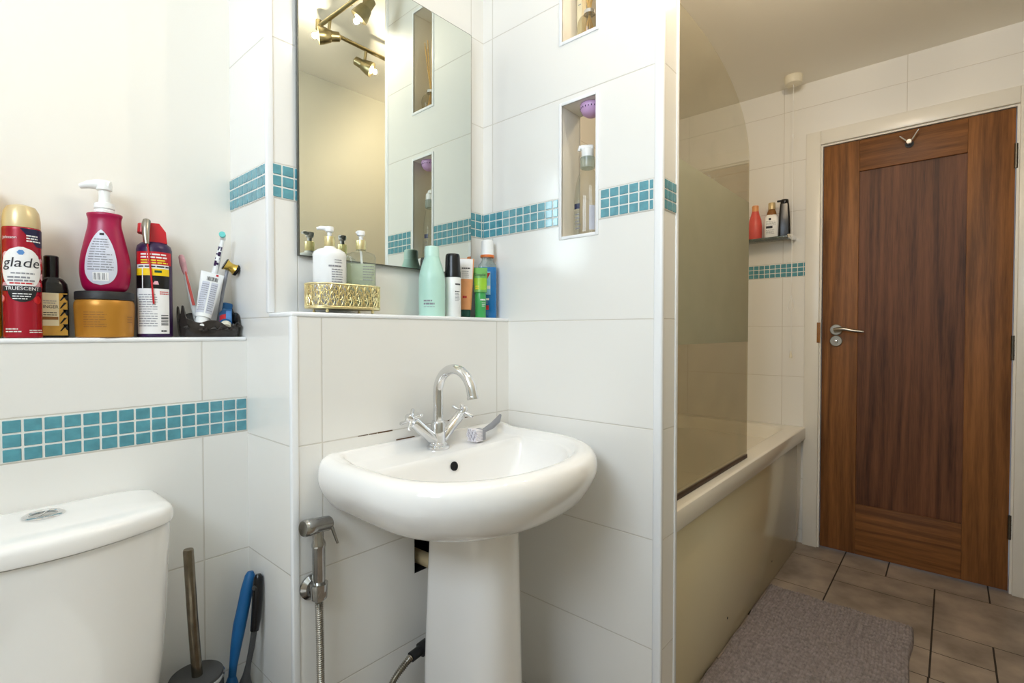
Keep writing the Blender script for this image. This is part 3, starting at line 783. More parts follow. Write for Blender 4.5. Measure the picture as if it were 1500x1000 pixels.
mb = MB().m(M_CHROME).lathe([(.0265, .7755), (.0265, .7785), (.0235, .7805), (.0205, .7803), (.0195, .779), (.0188, .7786)], (0, -.083, .001), 36)
mb.m(M_CHROMED).lathe([(.0188, .7785), (.0188, .7792), (.0180, .7797), (0, .7797)], (0, -.083, 0), 36)
mb.m(M_CHROME); mb.tube([(-.012, -.096, .7795), (.0, -.081, .7802), (.006, -.066, .7795)], .0012, 8)
mb.build('flush_button', toilet)
def oval(cx_, cy_, rx, ryf, ryb, z, n=40):
    return [(cx_+rx*math.cos(2*PI*i/n), cy_+(ryb if math.sin(2*PI*i/n) > 0 else ryf)*math.sin(2*PI*i/n), z) for i in range(n)]
pan = [(.10, -.36, .13, .30, 0), (.10, -.36, .13, .30, .02), (.095, -.36, .14, .30, .15), (.13, -.38, .19, .30, .28), (.175, -.40, .24, .22, .37), (.18, -.40, .245, .22, .40)]
MB().m(M_CERAMIC).loft([oval(0, b, a, c, d_, z) for a, b, c, d_, z in pan]).build('pan', toilet)
MB().m(M_CERAMIC).box(-.14, .14, -.19, -.003, .30, .425, .02, 3).build('shelf_neck', toilet)
seat = [(.183, .248, .2, .402), (.186, .252, .2, .408), (.186, .252, .2, .425), (.178, .243, .19, .436), (.12, .17, .12, .440)]
MB().m(M_WHITE).loft([oval(0, -.40, a, c, d_, z) for a, c, d_, z in seat]).build('seat_lid', toilet)

# ------------------------------------------------------------------ toilet brush
bx_, by_ = .322, 1.108
tb = thing('toilet_brush', 'dark toilet brush set with steel handle standing between cistern and tiled pillar', 'toilet brush', (bx_, by_, 0))
MB().m(M_BLACK).lathe([(.044, 0), (.046, .003), (.047, .20), (.0475, .392), (.0465, .395)], seg=40).build('holder', tb)
MB().m(M_CHROMED).lathe([(.0478, .392), (.0488, .394), (.0488, .398), (.047, .4)], seg=40).build('rim', tb)
MB().m(M_DGREY).lathe([(.047, .397), (.047, .402), (.0455, .4045), (.012, .4055)], seg=40).build('brush_lid', tb)
mb = MB().m(M_AGED); mb.tube([(.001, -.004, .40), (-.006, -.004, .52), (-.012, -.004, .655), (-.012, -.004, .658)], [.0095, .0093, .0092, .0083], 18); mb.build('handle', tb)

# ------------------------------------------------------------------ two long brushes leaning in the corner
t = thing('blue_dish_brush', 'blue rubber-handled scrubbing brush leaning in the corner by the pillar', 'brush', (0, 0, 0))
mb = MB().m(M_BLUEB)
path = [(.441, 1.150, .553), (.440, 1.149, .545), (.433, 1.147, .52), (.424, 1.144, .485), (.415, 1.142, .45), (.407, 1.140, .41), (.400, 1.138, .37), (.397, 1.137, .345)]
mb.tube(path, [.006, .0105, .0125, .0125, .0130, .0110, .008, .0075], 16); mb.build('handle', t)
mb = MB().m(M_BLUEB); mb.tube([(.397, 1.137, .348), (.395, 1.135, .335), (.396, 1.132, .31), (.397, 1.130, .292)], [.008, .013, .0155, .015], 16); mb.build('head', t)
mb = MB().m(M_CREAM); mb.tube([(.389, 1.122, .338), (.386, 1.113, .328), (.386, 1.110, .305)], [.009, .012, .011], 14)
tag(mb.build('bristles', t), 'cream bristles', None, None, 'stuff')
t = thing('black_squeegee_brush', 'black brush with grey stem leaning against the pillar, right of the blue one', 'brush', (0, 0, 0))
mb = MB().m(M_BLACK)
mb.tube([(.4445, 1.118, .556), (.4445, 1.117, .55), (.4425, 1.116, .53), (.441, 1.115, .50), (.438, 1.114, .465), (.434, 1.113, .44)], [.005, .009, .0105, .0105, .010, .0085], 16)
mb.m(M_DGREY); mb.tube([(.4445-.010, 1.112, .532), (.4445-.0112, 1.1105, .532)], .005, 12); mb.build('handle', t)
mb = MB().m(M_DGREY); mb.tube([(.434, 1.113, .445), (.428, 1.112, .41), (.420, 1.111, .375), (.4155, 1.110, .355), (.412, 1.110, .335), (.411, 1.109, .292)], [.006, .006, .0055, .0075, .0135, .0155], 14); mb.build('stem', t)

# ------------------------------------------------------------------ things on the cistern shelf
Z0 = ZSHELF+.0003
# yellow bottle, mostly outside the frame
t = thing('cleaner_bottle', 'yellow bottle with red cap at the far left of the shelf', 'bottle', (.036, 1.247, Z0), 0)
MB().m(M_YELLOW).loft([rr_ring(0, 0, a, b, b*.8, z) for a, b, z in ((.033, .024, .0), (.035, .026, .004), (.035, .026, .15), (.034, .025, .19), (.029, .02, .225), (.02, .016, .243))]).build('body', t)
MB().m(M_RED).lathe([(.0205, .243), (.0205, .262), (.016, .268), (0, .269)]).build('cap', t)
mp = lambda x, z: (x, -.0265, z)
mb = MB().m(M_OLIVE).patch(mp, .004, .055, -.026, .026); mb.m(M_BROWNL).patch(mp, .056, .064, -.026, .026).patch(mp, .12, .125, -.026, .026); mb.m(M_INK).lines(mp, -.02, .02, .11, 5, .008, .003, 1); mb.build('label', t)

# air freshener
t = thing('air_freshener_can', 'tall crimson aerosol can with champagne cap at the left of the shelf', 'aerosol can', (.0958, 1.2225, Z0), face_cam(.0958, 1.2225)-.02)
r = .0250
MB().m(M_CRIMSON).lathe([(.0235, 0), (.0252, .002), (.0252, .005), (r, .006), (r, .186), (.0248, .190), (.0235, .1915)], seg=48).build('can', t)
MB().m(M_CHAMP).lathe([(.0246, .1905), (.0248, .193), (.0246, .206), (.0228, .219), (.0185, .2275), (.010, .231), (0, .2316)], seg=48).build('cap', t)
mp = cylmap(r)
mp2 = cylmap(r, off=.0009); mp3 = cylmap(r, off=.0013)
mb = MB()
mb.m(M_NAVY).patch(mp, .158, .188, lambda z: -.002+(.188-z)*.75, .039, 6, 10)
mb.m(M_PINK)
rr_ = random.Random(5)
for i in range(16):
    a = rr_.uniform(.0, 1.0); side = -1 if i % 2 else 1
    cx_ = side*rr_.uniform(.019, .034); cz = rr_.uniform(.066, .142); rad = rr_.uniform(.004, .0075)
    mb.m(M_PINK if i % 3 else M_RED)
    mb.patch(mp, cz-rad*.98, cz+rad*.98, (lambda z, cx_=cx_, cz=cz, rad=rad: cx_-math.sqrt(max(0, rad*rad-(z-cz)**2))), (lambda z, cx_=cx_, cz=cz, rad=rad: cx_+math.sqrt(max(0, rad*rad-(z-cz)**2))), 6, 3)
ez, ea, eb = .119, .0290, .037
el = lambda s_: (lambda z: s_*ea*math.sqrt(max(0, 1-((z-ez)/eb)**2))-.001)
mb.m(M_LABEL).patch(mp2, .0815, ez+eb*.995, el(-1), el(1), 18, 14)
mb.m(M_BLACKM).patch(mp2, .062, .0815, lambda z: -.019*math.sqrt(max(0, 1-((.0815-z)/.0198)**2)), lambda z: .019*math.sqrt(max(0, 1-((.0815-z)/.0198)**2)), 8, 10)
mb.m(M_INK).text('glade', .0235, mp3, -.001, .1215, .15, sx=1.03)
mb.m(M_BLUEP).patch(mp3, .1425, .1505, lambda z: -.006+abs(z-.1465)*.7, lambda z: .0035-abs(z-.1465)*.5, 4, 2)
mb.m(M_INK).patch(mp3, .0805, .0895, -.029, .029, 1, 14).m(M_LABEL).text('TRUESCENT', .0084, cylmap(r, off=.0017), 0, .0822, sx=.98)
mb.m(M_INKG).lines(mp3, -.014, .016, .112, 1, .004, .0022, 8).lines(mp3, -.019, .019, .1055, 2, .0055, .003, 9); mb.m(M_RED).lines(mp3, -.016, .014, .095, 1, .0045, .0024, 10)
mb.m(M_LABEL).text('Johnson', .0068, mp2, -.0165, .1695).lines(mp2, .006, .028, .177, 3, .0045, .0022, 11).lines(mp3, -.012, .012, .0765, 3, .0042, .0016, 14)
mb.build('label', t)
MB().m(M_LABEL).lines(mp2, -.024, .0, .0165, 2, .0045, .0018, 12).build('label', t)
MB().m(M_LABEL).lines(mp2, .008, .03, .014, 2, .0035, .0014, 13).build('label', t)

# dark shampoo bottle
t = thing('shampoo_bottle', 'black bottle with cream and ochre label between the crimson can and gold jar', 'bottle', (.1375, 1.2610, Z0), 0)
MB().m(M_DBOTTLE).loft([rr_ring(0, 0, a, b, b*.85, z) for a, b, z in ((.022, .0175, 0), (.0237, .0192, .003), (.0237, .0192, .088), (.022, .0178, .1), (.0165, .0145, .1085), (.011, .011, .112))]).build('body', t)
MB().m(M_BLACK).lathe([(.0105, .112), (.0108, .127), (.0108, .15), (.009, .1518), (0, .152)]).build('cap', t)
mp = lambda x, z: (x, -.0196, z); mp2 = lambda x, z: (x, -.0199, z)
mb = MB().m(M_CLABEL).patch(mp, .022, .082, -.020, .0075).m(M_GLABEL).patch(mp, .004, .082, .0075, .0195).patch(mp, .004, .022, -.020, .0075)
mb.m(M_BROWNL).patch(mp2, .033, .0385, -.020, .0065)
mb.m(M_INK).text('GINGER', .0082, mp2, -.0065, .054, sx=.9)
mb.lines(mp2, -.014, .005, .0465, 2, .004, .0014, 3); mb.m(M_INKG).lines(mp2, -.014, .004, .068, 2, .004, .0015, 4)
mb.m(M_DBOTTLE)
for zz in (.012, .026, .040, .054, .068): mb.patch(mp2, zz, zz+.011, lambda z, q=zz: .0085+(z-q)*.55, lambda z, q=zz: .0105+(z-q)*.75, 1, 1)
for zz in (.02, .047, .075): mb.patch(mp2, zz-.006, zz+.005, lambda z, q=zz: .018-(z-q+.006)*.5, .0195, 1, 1)
mb.build('label', t)

# gold jar
t = thing('hair_mask_jar', 'wide gold tub with black lid under the magenta pump bottle', 'jar', (.2110, 1.2355, Z0), face_cam(.211, 1.2355))
MB().m(M_GOLDP).lathe([(.042, 0), (.0445, .002), (.0455, .03), (.0465, .058), (.046, .066), (.044, .0705), (.043, .071)], seg=56).build('tub', t)
MB().m(M_BLACKM).lathe([(.0435, .0705), (.0455, .072), (.0455, .085), (.044, .087), (0, .087)], seg=56).build('lid', t)
mp = cylmap(.0458, off=.0004)
MB().m(M_BROWNL).lines(mp, -.034, .002, .048, 7, .0045, .0013, 5).build('label', t)
MB().m(M_BROWNL).lines(mp, .037, .05, .040, 3, .005, .0018, 6).build('label', t)

# magenta pump dispenser
t = thing('soap_dispenser', 'magenta pear-shaped pump bottle with white pump standing on the gold tub', 'soap dispenser', (.2130, 1.2370, Z0+.0873), face_cam(.213, 1.237)-.28)
prof = catmull([(.027, 0), (.034, .006), (.0375, .016), (.0400, .036), (.0388, .064), (.0325, .098), (.0268, .126), (.0262, .140), (.0280, .147), (.0270, .151), (.018, .1525)], 4)
SYP = .72
MB().m(M_MAGENTA).lathe(prof, seg=48, sy=SYP).build('body', t)
def rad_at(z):
    for (r0, z0_), (r1, z1_) in zip(prof, prof[1:]):
        if z0_ <= z <= z1_: return r0+(r1-r0)*(z-z0_)/max(1e-6, z1_-z0_)
    return .04
def pm(off):
    def f(x, z):
        rr0 = rad_at(z)+off; a = x/rr0
        return (rr0*math.sin(a), -rr0*SYP*math.cos(a)-off*.3, z)
    return f
def hw(z):
    u = (z-.012)/(.118-.012); u = max(0., min(1., u))
    return .0272*math.sqrt(max(0, 1-((u-.30)/.30)**2)) if u < .3 else .0272*max(0, 1-((u-.3)/.7)**1.9)**.8
mb = MB().m(M_SLABEL).patch(pm(.0006), .012, .118, lambda z: -hw(z), hw, 36, 10)
p9 = pm(.001)
for i, zz in enumerate([.100-.0048*k for k in range(13)]):
    w_ = hw(zz)*.78; mb.m(M_INKG).lines(p9, -w_, w_, zz, 1, .004, .0019, 20+i)
mb.m(M_LABEL).patch(p9, .020, .036, -.012, .013).m(M_INK)
for k in range(13):
    if k % 4 != 3: mb.patch(p9, .022, .0345, -.0105+k*.0017, -.0105+k*.0017+(.0009 if k % 3 else .0005), 1, 1)
mb.m(M_INK).patch(p9, .107, .1115, -.002, .005, 1, 2)
mb.build('label', t)
mb = MB().m(M_WHITE); mb.lathe([(.0165, .1525), (.0165, .158), (.0135, .160), (.0165, .161), (.0160, .170), (.012, .172), (.0092, .1725), (.0088, .197)], seg=28)
mb.tube([(.010, 0, .205), (.0, 0, .206), (-.012, 0, .2075), (-.026, 0, .2055), (-.038, 0, .201)], [.010, .0115, .0098, .0072, .0045], 14)
mb.lathe([(.0088, .195), (.0125, .197), (.0125, .208), (.0115, .2125), (.006, .2145), (0, .215)], seg=24)
mb.build('pump', t)

# insect spray can
t = thing('insect_spray_can', 'dark purple aerosol can with red trigger and straw, beside the gold tub', 'aerosol can', (.2925, 1.2365, Z0), face_cam(.2925, 1.2365))
r = .0305
MB().m(M_PURPLED).lathe([(.029, 0), (.0308, .002), (.0308, .006), (r, .007), (r, .178), (.0285, .186), (.022, .192), (.02, .193)], seg=48).build('can', t)
mb = MB().m(M_RED)
mb.loft([[(-.006+x_*1., y_, z) for x_, y_ in q] for q, z in ((((.028, -.014), (.028, .014), (-.012, .014), (-.012, -.014)), .192), (((.026, -.014), (.026, .014), (-.014, .014), (-.014, -.014)), .215), (((.015, -.012), (.015, .012), (-.011, .012), (-.011, -.012)), .232))])
mb.tube([(-.018, -.004, .228), (-.02, -.008, .21)], [.009, .008], 14)
mb.build('trigger_cap', t)
mb = MB().m(M_NICKEL); mb.tube([(-.0115, -.018, .234), (-.013, -.024, .225), (-.013, -.0285, .205), (-.012, -.031, .186)], [.007, .0075, .0065, .0045], 12); mb.build('nozzle', t)
mb = MB().m(M_RED); mb.tube([(-.011, -.0325, .190), (-.006, -.0335, .13), (-.002, -.0335, .067)], .0016, 8); mb.build('straw', t)
mp, mp2 = cylmap(r, off=.0005), cylmap(r, off=.0009)
mb = MB().m(M_RED).patch(mp, .146, .172, -.036, .034, 1, 14).m(M_LABEL).patch(mp, .007, .146, -.036, .027, 1, 14)
mb.m(M_YELLOW).patch(mp2, .124, .138, -.036, .027, 1, 12).m(M_BLACK).patch(mp2, .098, .124, -.036, .027, 1, 12)
mb.m(M_LABEL).patch(cylmap(r, off=.0012), .098, .138, -.0215, -.0195)
mb.m(M_PINK).patch(cylmap(r, off=.0012), .106, .113, lambda z: -.004+(z-.106)*.6, lambda z: .007-(z-.106)*.3, 2, 3); mb.m(M_DGREEN).patch(cylmap(r, off=.0012), .130, .1345, 0, .012)
mb.m(M_LABEL).lines(mp2, -.024, .022, .168, 2, .006, .003, 3); mb.m(M_INKY).lines(mp2, -.024, .024, .156, 2, .005, .0026, 5)
mb.m(M_INK).lines(mp2, -.030, .026, .1435, 1, .004, .0028, 6); mb.m(M_INKG).lines(mp2, -.030, .004, .086, 14, .0048, .0014, 7); mb.m(M_RED).lines(mp2, .008, .025, .0925, 2, .004, .002, 8)
mb.m(M_INK)
for k in range(7): mb.patch(mp2, .024+.0032*k, .0258+.0032*k-(.0008 if k % 2 else 0), .010, .024)
mb.lines(mp2, .010, .024, .014, 1, .004, .003, 9)
mb.build('label', t)

# basket of toothbrushes
BX, BYc = .3930, 1.2385
t = thing('toothbrush_basket', 'low dark leaf-edged glass basket in the right corner of the shelf', 'basket', (BX, BYc, Z0))
def rim(a):
    c, s = math.cos(a), math.sin(a)
    z = .036+.010*math.sin(3*a+.5)+.006*math.sin(7*a)
    for a0, hgt, wd in ((PI*1.12, .045, .16), (PI*.86, .022, .2), (-.12, .016, .25), (.55, .03, .16), (1.7, .02, .3)):
        dd = math.atan2(math.sin(a-a0), math.cos(a-a0)); z += hgt*math.exp(-(dd/wd)**2)
    dd = math.atan2(math.sin(a+PI/2), math.cos(a+PI/2)); z -= .016*math.exp(-(dd/.5)**2)
    return z
n = 72; ring = lambda k, zf, w: [(w*.0600*math.copysign(abs(math.cos(2*PI*i/n))**.8, math.cos(2*PI*i/n)), w*.0385*math.copysign(abs(math.sin(2*PI*i/n))**.8, math.sin(2*PI*i/n)), zf(2*PI*i/n)) for i in range(n)]
rings = [ring(0, lambda a: 0, .90), ring(0, lambda a: .003, .95), ring(0, lambda a: rim(a)*.5, .985), ring(0, lambda a: rim(a), 1.0), ring(0, lambda a: rim(a)+.001, .975), ring(0, lambda a: rim(a)-.002, .945), ring(0, lambda a: rim(a)*.5, .93), ring(0, lambda a: .006, .88)]
MB().m(M_BASKET).loft(rings, True, True).build('bowl', t)
mb = MB().m(M_BASKET)
for (x_, z_, r_, q) in ((-.045, .018, .010, 0), (-.022, .013, .008, 1), (.004, .015, .010, 2), (.028, .013, .009, 3), (.046, .022, .010, 4)):
    yv = -.0385*max(.25, 1-(abs(x_)/.06)**4)
    for s_ in (-1, 1):
        mb.tube([(x_, yv, z_), (x_+s_*r_*.6, yv-.002, z_+r_*.45), (x_+s_*r_*1.3, yv, z_+r_*.2)], [.002, .0045, .001], 8)
mb.build('leaf_relief', t)
ZB = Z0+.0075
def tube_pack(name, label, p0, p1, w, d0, mats, capmat, caplen, face=(0, -1, 0), cat='tube', pr=None):
    """A squeeze tube from its cap (p0) to its crimped end (p1); local z runs along it, local -y is its printed face."""
    p0, p1 = Vector(p0), Vector(p1); zax = (p1-p0).normalized(); f = Vector(face); y = (-f-(-f).dot(zax)*zax).normalized(); xax = y.cross(zax)
    L = (p1-p0).length
    o = thing(name, label, cat, p0); o.rotation_euler = Matrix((xax, y, zax)).transposed().to_euler()
    n = 36; rings = []
    for i in range(11):
        u = i/10; hx_ = d0+(w-d0)*u; hy_ = d0*(1-u)**.7+.0012
        rings.append([(hx_*math.cos(2*PI*j/n), hy_*math.sin(2*PI*j/n), caplen+(L-caplen)*u) for j in range(n)])
    MB().m(mats).loft(rings).build('body', o)
    if caplen > 0: MB().m(capmat).lathe([(d0*.80, 0), (d0*.84, .002), (d0*.86, caplen*.9), (d0*.8, caplen)], seg=28).build('cap', o)
    def mpf(off):
        def g_(x_, z_):
            u = max(0, min(1, (z_-caplen)/(L-caplen))); hx_ = d0+(w-d0)*u; hy_ = d0*(1-u)**.7+.0012
            q = max(-.98, min(.98, x_/hx_)); return (x_, -hy_*math.sqrt(1-q*q)-off, z_)
        return g_
    if pr:
        mb = MB(); pr(mb, mpf(.0005), mpf(.0009), L); mb.build('print', o)
        if hasattr(mb, 'stamp'): mb.stamp.build('print', o)
    return o
def pr1(mb, a, b, L):
    mb.m(M_SLABEL).patch(a, .028, L-.024, -.016, -.002, 6, 4).patch(a, .028, L-.024, .001, .014, 6, 4)
    mb.m(M_INKG).lines(b, -.015, -.003, L-.03, 13, .005, .0017, 3).lines(b, .002, .0135, L-.03, 13, .005, .0017, 4)
    mb.m(M_INK)
    for k in range(10): mb.patch(b, L-.021, L-.011, -.009+k*.0022, -.009+k*.0022+(.0012 if k % 3 else .0007), 1, 1)
    mb.m(M_RED).patch(b, L-.007, L-.0025, .007, .0115)
tube_pack('toothpaste_tube', 'white squeezed toothpaste tube with barcode standing in the dark basket', (.3690, 1.2130, ZB+.014), (.4010, 1.2360, Z0+.141), .0230, .0148, M_WHITE, M_WHITE, .02, (-.2, -1, .1), pr=pr1)
def pr2(mb, a, b, L):
    mb.m(M_RED).patch(a, .014, .034, -.011, .002, 4, 4).m(M_BLUEP).patch(a, .014, .05, .002, .012, 4, 4)
tube_pack('toothpaste_tube', 'blue and red toothpaste tube lying in the basket with its white cap forward', (.4170, 1.2090, ZB+.013), (.4310, 1.2520, Z0+.062), .0135, .0125, M_BLUEB, M_CREAM, .012, (-.3, -.5, .9), pr=pr2)
t = thing('electric_toothbrush_head', 'white electric toothbrush head with teal bristles leaning behind the white tube', 'toothbrush', (0, 0, 0))
a, b = Vector((.392, 1.2545, Z0+.06)), Vector((.4270, 1.2480, Z0+.226)); d = (b-a).normalized()
mb = MB().m(M_WHITE); mb.tube([a, a+d*.09, a+d*.095, a+d*.14, a+d*.158, b], [.0058, .0065, .0062, .0052, .0042, .0045], 14); mb.tube([b-Vector((.0, -.002, .004)), b+Vector((-.004, -.008, .002))], .0065, 14); mb.build('stem', t)
mb = MB().m(M_TEAL); mb.tube([b+Vector((-.004, -.0085, .002)), b+Vector((-.0075, -.015, .004))], [.0062, .0066], 14); tag(mb.build('bristles', t), 'teal bristles', None, None, 'stuff')
fx = Vector((-.659*0-.55, -.83, .05)).normalized(); sx_ = d.cross(fx).normalized()
mb = MB().m(M_PURPLED)
for (u0, u1, o0, o1) in ((.101, .113, -.7, .1), (.104, .109, .1, .8), (.116, .121, -.8, .8), (.124, .134, -.1, .8), (.127, .130, -.9, 0), (.137, .146, -.6, .8)):
    def q(u, o_): 
        nrm = (fx*math.cos(o_)+sx_*math.sin(o_)); return a+d*u+nrm*.0067*(1 if u < .12 else .96)
    mb.add([q(u0, o0), q(u0, o1), q(u1, o1), q(u1, o0)], [[0, 1, 2, 3]])
mb.build('print', t)
t = thing('toothbrush', 'pink and white toothbrush leaning to the left in the dark basket', 'toothbrush', (0, 0, 0))
a, b = Vector((.3780, 1.2500, Z0+.01)), Vector((.3465, 1.2610, Z0+.178)); d = (b-a).normalized()
mb = MB().m(M_WHITE); mb.tube([a, a+d*.06, a+d*.11, a+d*.13], [.0055, .0055, .0045, .004], 12); mb.m(M_PINKB); mb.tube([a+d*.06+Vector((0, -.0045, 0)), a+d*.1+Vector((0, -.0035, 0)), a+d*.145+Vector((0, -.003, 0))], [.003, .0028, .0018], 8); mb.build('handle', t)
mb = MB().m(M_PINK); mb.tube([a+d*.128, a+d*.138, a+d*.155, a+d*.167, b], [.004, .0056, .0064, .0055, .003], 14); mb.build('head', t)
t = thing('shaving_brush', 'gold spool-shaped brush with black tips on a stick at the right of the basket', 'brush', (0, 0, 0))
c = Vector((.4395, 1.2410, Z0+.1585)); ax = Vector((.86, -.15, -.48)).normalized()
mb = MB().m(M_GOLD); mb.tube([c-ax*.0125, c-ax*.006, c, c+ax*.006, c+ax*.0105], [.0138, .0105, .0095, .0105, .0132], 22); mb.build('ferrule', t)
mb = MB().m(M_BLACK); mb.tube([c-ax*.0145, c-ax*.0124], [.0120, .0144], 22); mb.tube([c+ax*.0104, c+ax*.0170], [.0137, .0124], 22); mb.build('bristles', t)
mb = MB().m(M_GREY); mb.tube([c+Vector((-.006, .004, -.006)), (.424, 1.246, Z0+.10), (.413, 1.252, Z0+.012)], [.0035, .0035, .004], 10); mb.build('stick', t)
t = tag(MB().m(M_BLUEB).box(-.011, .011, -.006, .006, 0, .070, .005, 3).m(M_SKYP).box(-.009, .009, -.0064, -.0058, .03, .055).build('floss_pack', None, (.4290, 1.2625, ZB+.001), (0, .16, 0)), 'small blue packet standing at the back of the dark basket', 'packet')

# ------------------------------------------------------------------ things on the ledge by the mirror
Z1 = ZLEDGE+.0003
GX, GY = .5935, 1.0190
t = thing('gold_tray', 'oval gold filigree tray on little feet holding two pump bottles', 'tray', (GX, GY, Z1), 0)
GA, GB_ = .0860, .0420
def stad(a, b, z, n=24):
    p = []
    L_ = a-b
    for i in range(n+1): th = -PI/2+PI*i/n; p.append((L_+b*math.cos(th), b*math.sin(th), z))
    for i in range(1, 12): p.append((L_-2*L_*i/12, b, z))
    for i in range(n+1): th = PI/2+PI*i/n; p.append((-L_+b*math.cos(th), b*math.sin(th), z))
    for i in range(1, 12): p.append((-L_+2*L_*i/12, -b, z))
    return p
MB().m(M_GOLDL).loft([stad(GA-.002, GB_-.002, .0085), stad(GA, GB_, .0095), stad(GA, GB_, .0125), stad(GA-.002, GB_-.002, .0135)]).build('base', t)
def filigree():
    mb = MB().m(M_GOLDL)
    P = [Vector(p) for p in stad(GA-.001, GB_-.001, 0)]; n = len(P)
    cum = [0]
    for i in range(n): cum.append(cum[-1]+(P[(i+1) % n]-P[i]).length)
    tot = cum[-1]
    def at(u, z):
        u = (u % 1)*tot
        for i in range(n):
            if cum[i+1] >= u: 
                q = P[i].lerp(P[(i+1) % n], (u-cum[i])/max(1e-9, cum[i+1]-cum[i])); return Vector((q.x, q.y, z))
        return P[0]
    for z, r in ((.0135, .0014), (.0615, .0018)):
        mb.tube([at(i/120, z) for i in range(121)], r, 8, False)
    K = 22
    for k in range(K):
        u0 = k/K; um = (k+.5)/K; du = 1/K
        zc_ = .0375
        for rad, ru in ((.021, .46), (.012, .27), (.006, .13)):
            mb.tube([at(um+du*ru*math.cos(2*PI*i/18), zc_+rad*math.sin(2*PI*i/18)) for i in range(19)], .00095, 5, False)
        for j in range(8):
            a = PI/4*j+PI/8; 
            mb.tube([at(um+du*.10*math.cos(a), zc_+.005*math.sin(a)), at(um+du*.30*math.cos(a+.35), zc_+.0135*math.sin(a+.35)), at(um+du*.5*math.cos(a), zc_+.0235*math.sin(a))], .0010, 5, False)
        mb.tube([at(u0, .0135), at(u0, .0615)], .0009, 5, False)
        for (a, b, z0_, z1_) in ((0, .22, .025, .0145), (0, -.22, .025, .0145), (0, .22, .05, .0605), (0, -.22, .05, .0605), (0, .2, .0375, .044), (0, -.2, .0375, .031)):
            mb.tube([at(u0+du*a, z0_), at(u0+du*b*.7, (z0_+z1_)/2+.001), at(u0+du*b, z1_)], .0010, 5, False)
    return mb
filigree().build('filigree_gallery', t)
for sx_ in (-1, 1):
    for sy_ in (-1, 1):
        MB().m(M_GOLDL).lathe([(.0001, 0), (.003, .0012), (.0038, .004), (.0026, .007), (.003, .0087)], (sx_*.055, sy_*.028, 0), 14).build('foot', t)
ZG = Z1+.0138
def pump_top(t, z, collar_m, dirx, r=.0105):
    MB().m(collar_m).lathe([(r, z), (r*1.04, z+.001), (r*1.04, z+.021), (r*.9, z+.022)], seg=28).build('collar', t)
    mb = MB().m(M_WHITE).lathe([(.0045, z+.02), (.0048, z+.030), (.0085, z+.0325), (.0095, z+.040), (.0088, z+.0428), (0, z+.0432)], seg=24)
    mb.tube([(0, 0, z+.0385), (dirx*.018, 0, z+.0395), (dirx*.026, 0, z+.0375)], [.0052, .0045, .003], 12); mb.build('pump', t)
t = thing('lotion_dispenser', 'white oval pump bottle with gold collar standing in the gold tray', 'soap dispenser', (.5605, 1.0195, ZG), face_cam(.5605, 1.0195))
MB().m(M_WHITE).loft([[(a*math.cos(2*PI*j/40), b*math.sin(2*PI*j/40), z) for j in range(40)] for a, b, z in ((.033, .030, 0), (.0345, .032, .002), (.0345, .032, .106), (.0350, .0325, .112), (.032, .030, .119), (.024, .022, .1245), (.013, .0125, .1275), (.011, .011, .131))]).build('body', t)
pump_top(t, .131, M_GOLDL, -1)
mp = cylmap(.0347, .0322, .0006)
MB().m(M_INKG).lines(mp, -.002, .026, .088, 1, .004, .0034, 3).lines(mp, .004, .030, .080, 12, .0052, .0018, 4).lines(mp, .010, .028, .1, 2, .0052, .0016, 5).build('label', t)
t = thing('soap_dispenser', 'clear pump bottle of pale green soap with gold collar in the gold tray', 'soap dispenser', (.6395, 1.0225, ZG), face_cam(.6395, 1.0225))
MB().m(M_GELQ).loft([rr_ring(0, 0, a, b, .012, z) for a, b, z in ((.030, .0235, .0025), (.0310, .0245, .004), (.0310, .0245, .0995))]).build('liquid', t)['label'] = 'pale green liquid soap'
MB().m(M_BOTTLEG).loft([rr_ring(0, 0, a, b, r_, z) for a, b, r_, z in ((.031, .0245, .012, 0), (.0325, .026, .013, .002), (.0325, .026, .013, .114), (.0300, .0235, .013, .1225), (.020, .017, .012, .128), (.011, .011, .0108, .1295), (.0105, .0105, .0104, .135))]).build('bottle', t)
MB().m(M_WHITE).tube([(0, 0, .012), (.004, 0, .07), (0, 0, .132)], .0026, 8).build('dip_tube', t)
mp = lambda x, z: (x, -.0265, z)
MB().m(M_INKG).lines(mp, .004, .029, .094, 6, .006, .0016, 6).build('label', t)
pump_top(t, .134, M_GOLDL, -.4)

t = thing('shampoo_bottle', 'mint green bottle with pale cap, left of the black-capped bottle on the ledge', 'bottle', (.8435, 1.0165, Z1), face_cam(.8435, 1.0165))
prof = catmull([(.0315, 0), (.0335, .003), (.0340, .04), (.0340, .085), (.0325, .108), (.0262, .132), (.0208, .148), (.0190, .155)], 3)
MB().m(M_MINT).lathe(prof, seg=40).build('body', t)
MB().m(M_MINTC).lathe([(.0192, .155), (.0192, .172), (.0182, .1795), (.016, .181), (0, .1812)], seg=40).build('cap', t)
mp = cylmap(.0340, off=.0004)
mb = MB().m(M_INKG).lines(mp, -.022, .008, .041, 1, .004, .0040, 11).lines(mp, -.022, .009, .0335, 1, .004, .0042, 13).lines(mp, -.022, .008, .0245, 1, .004, .0012, 14); mb.build('label', t)

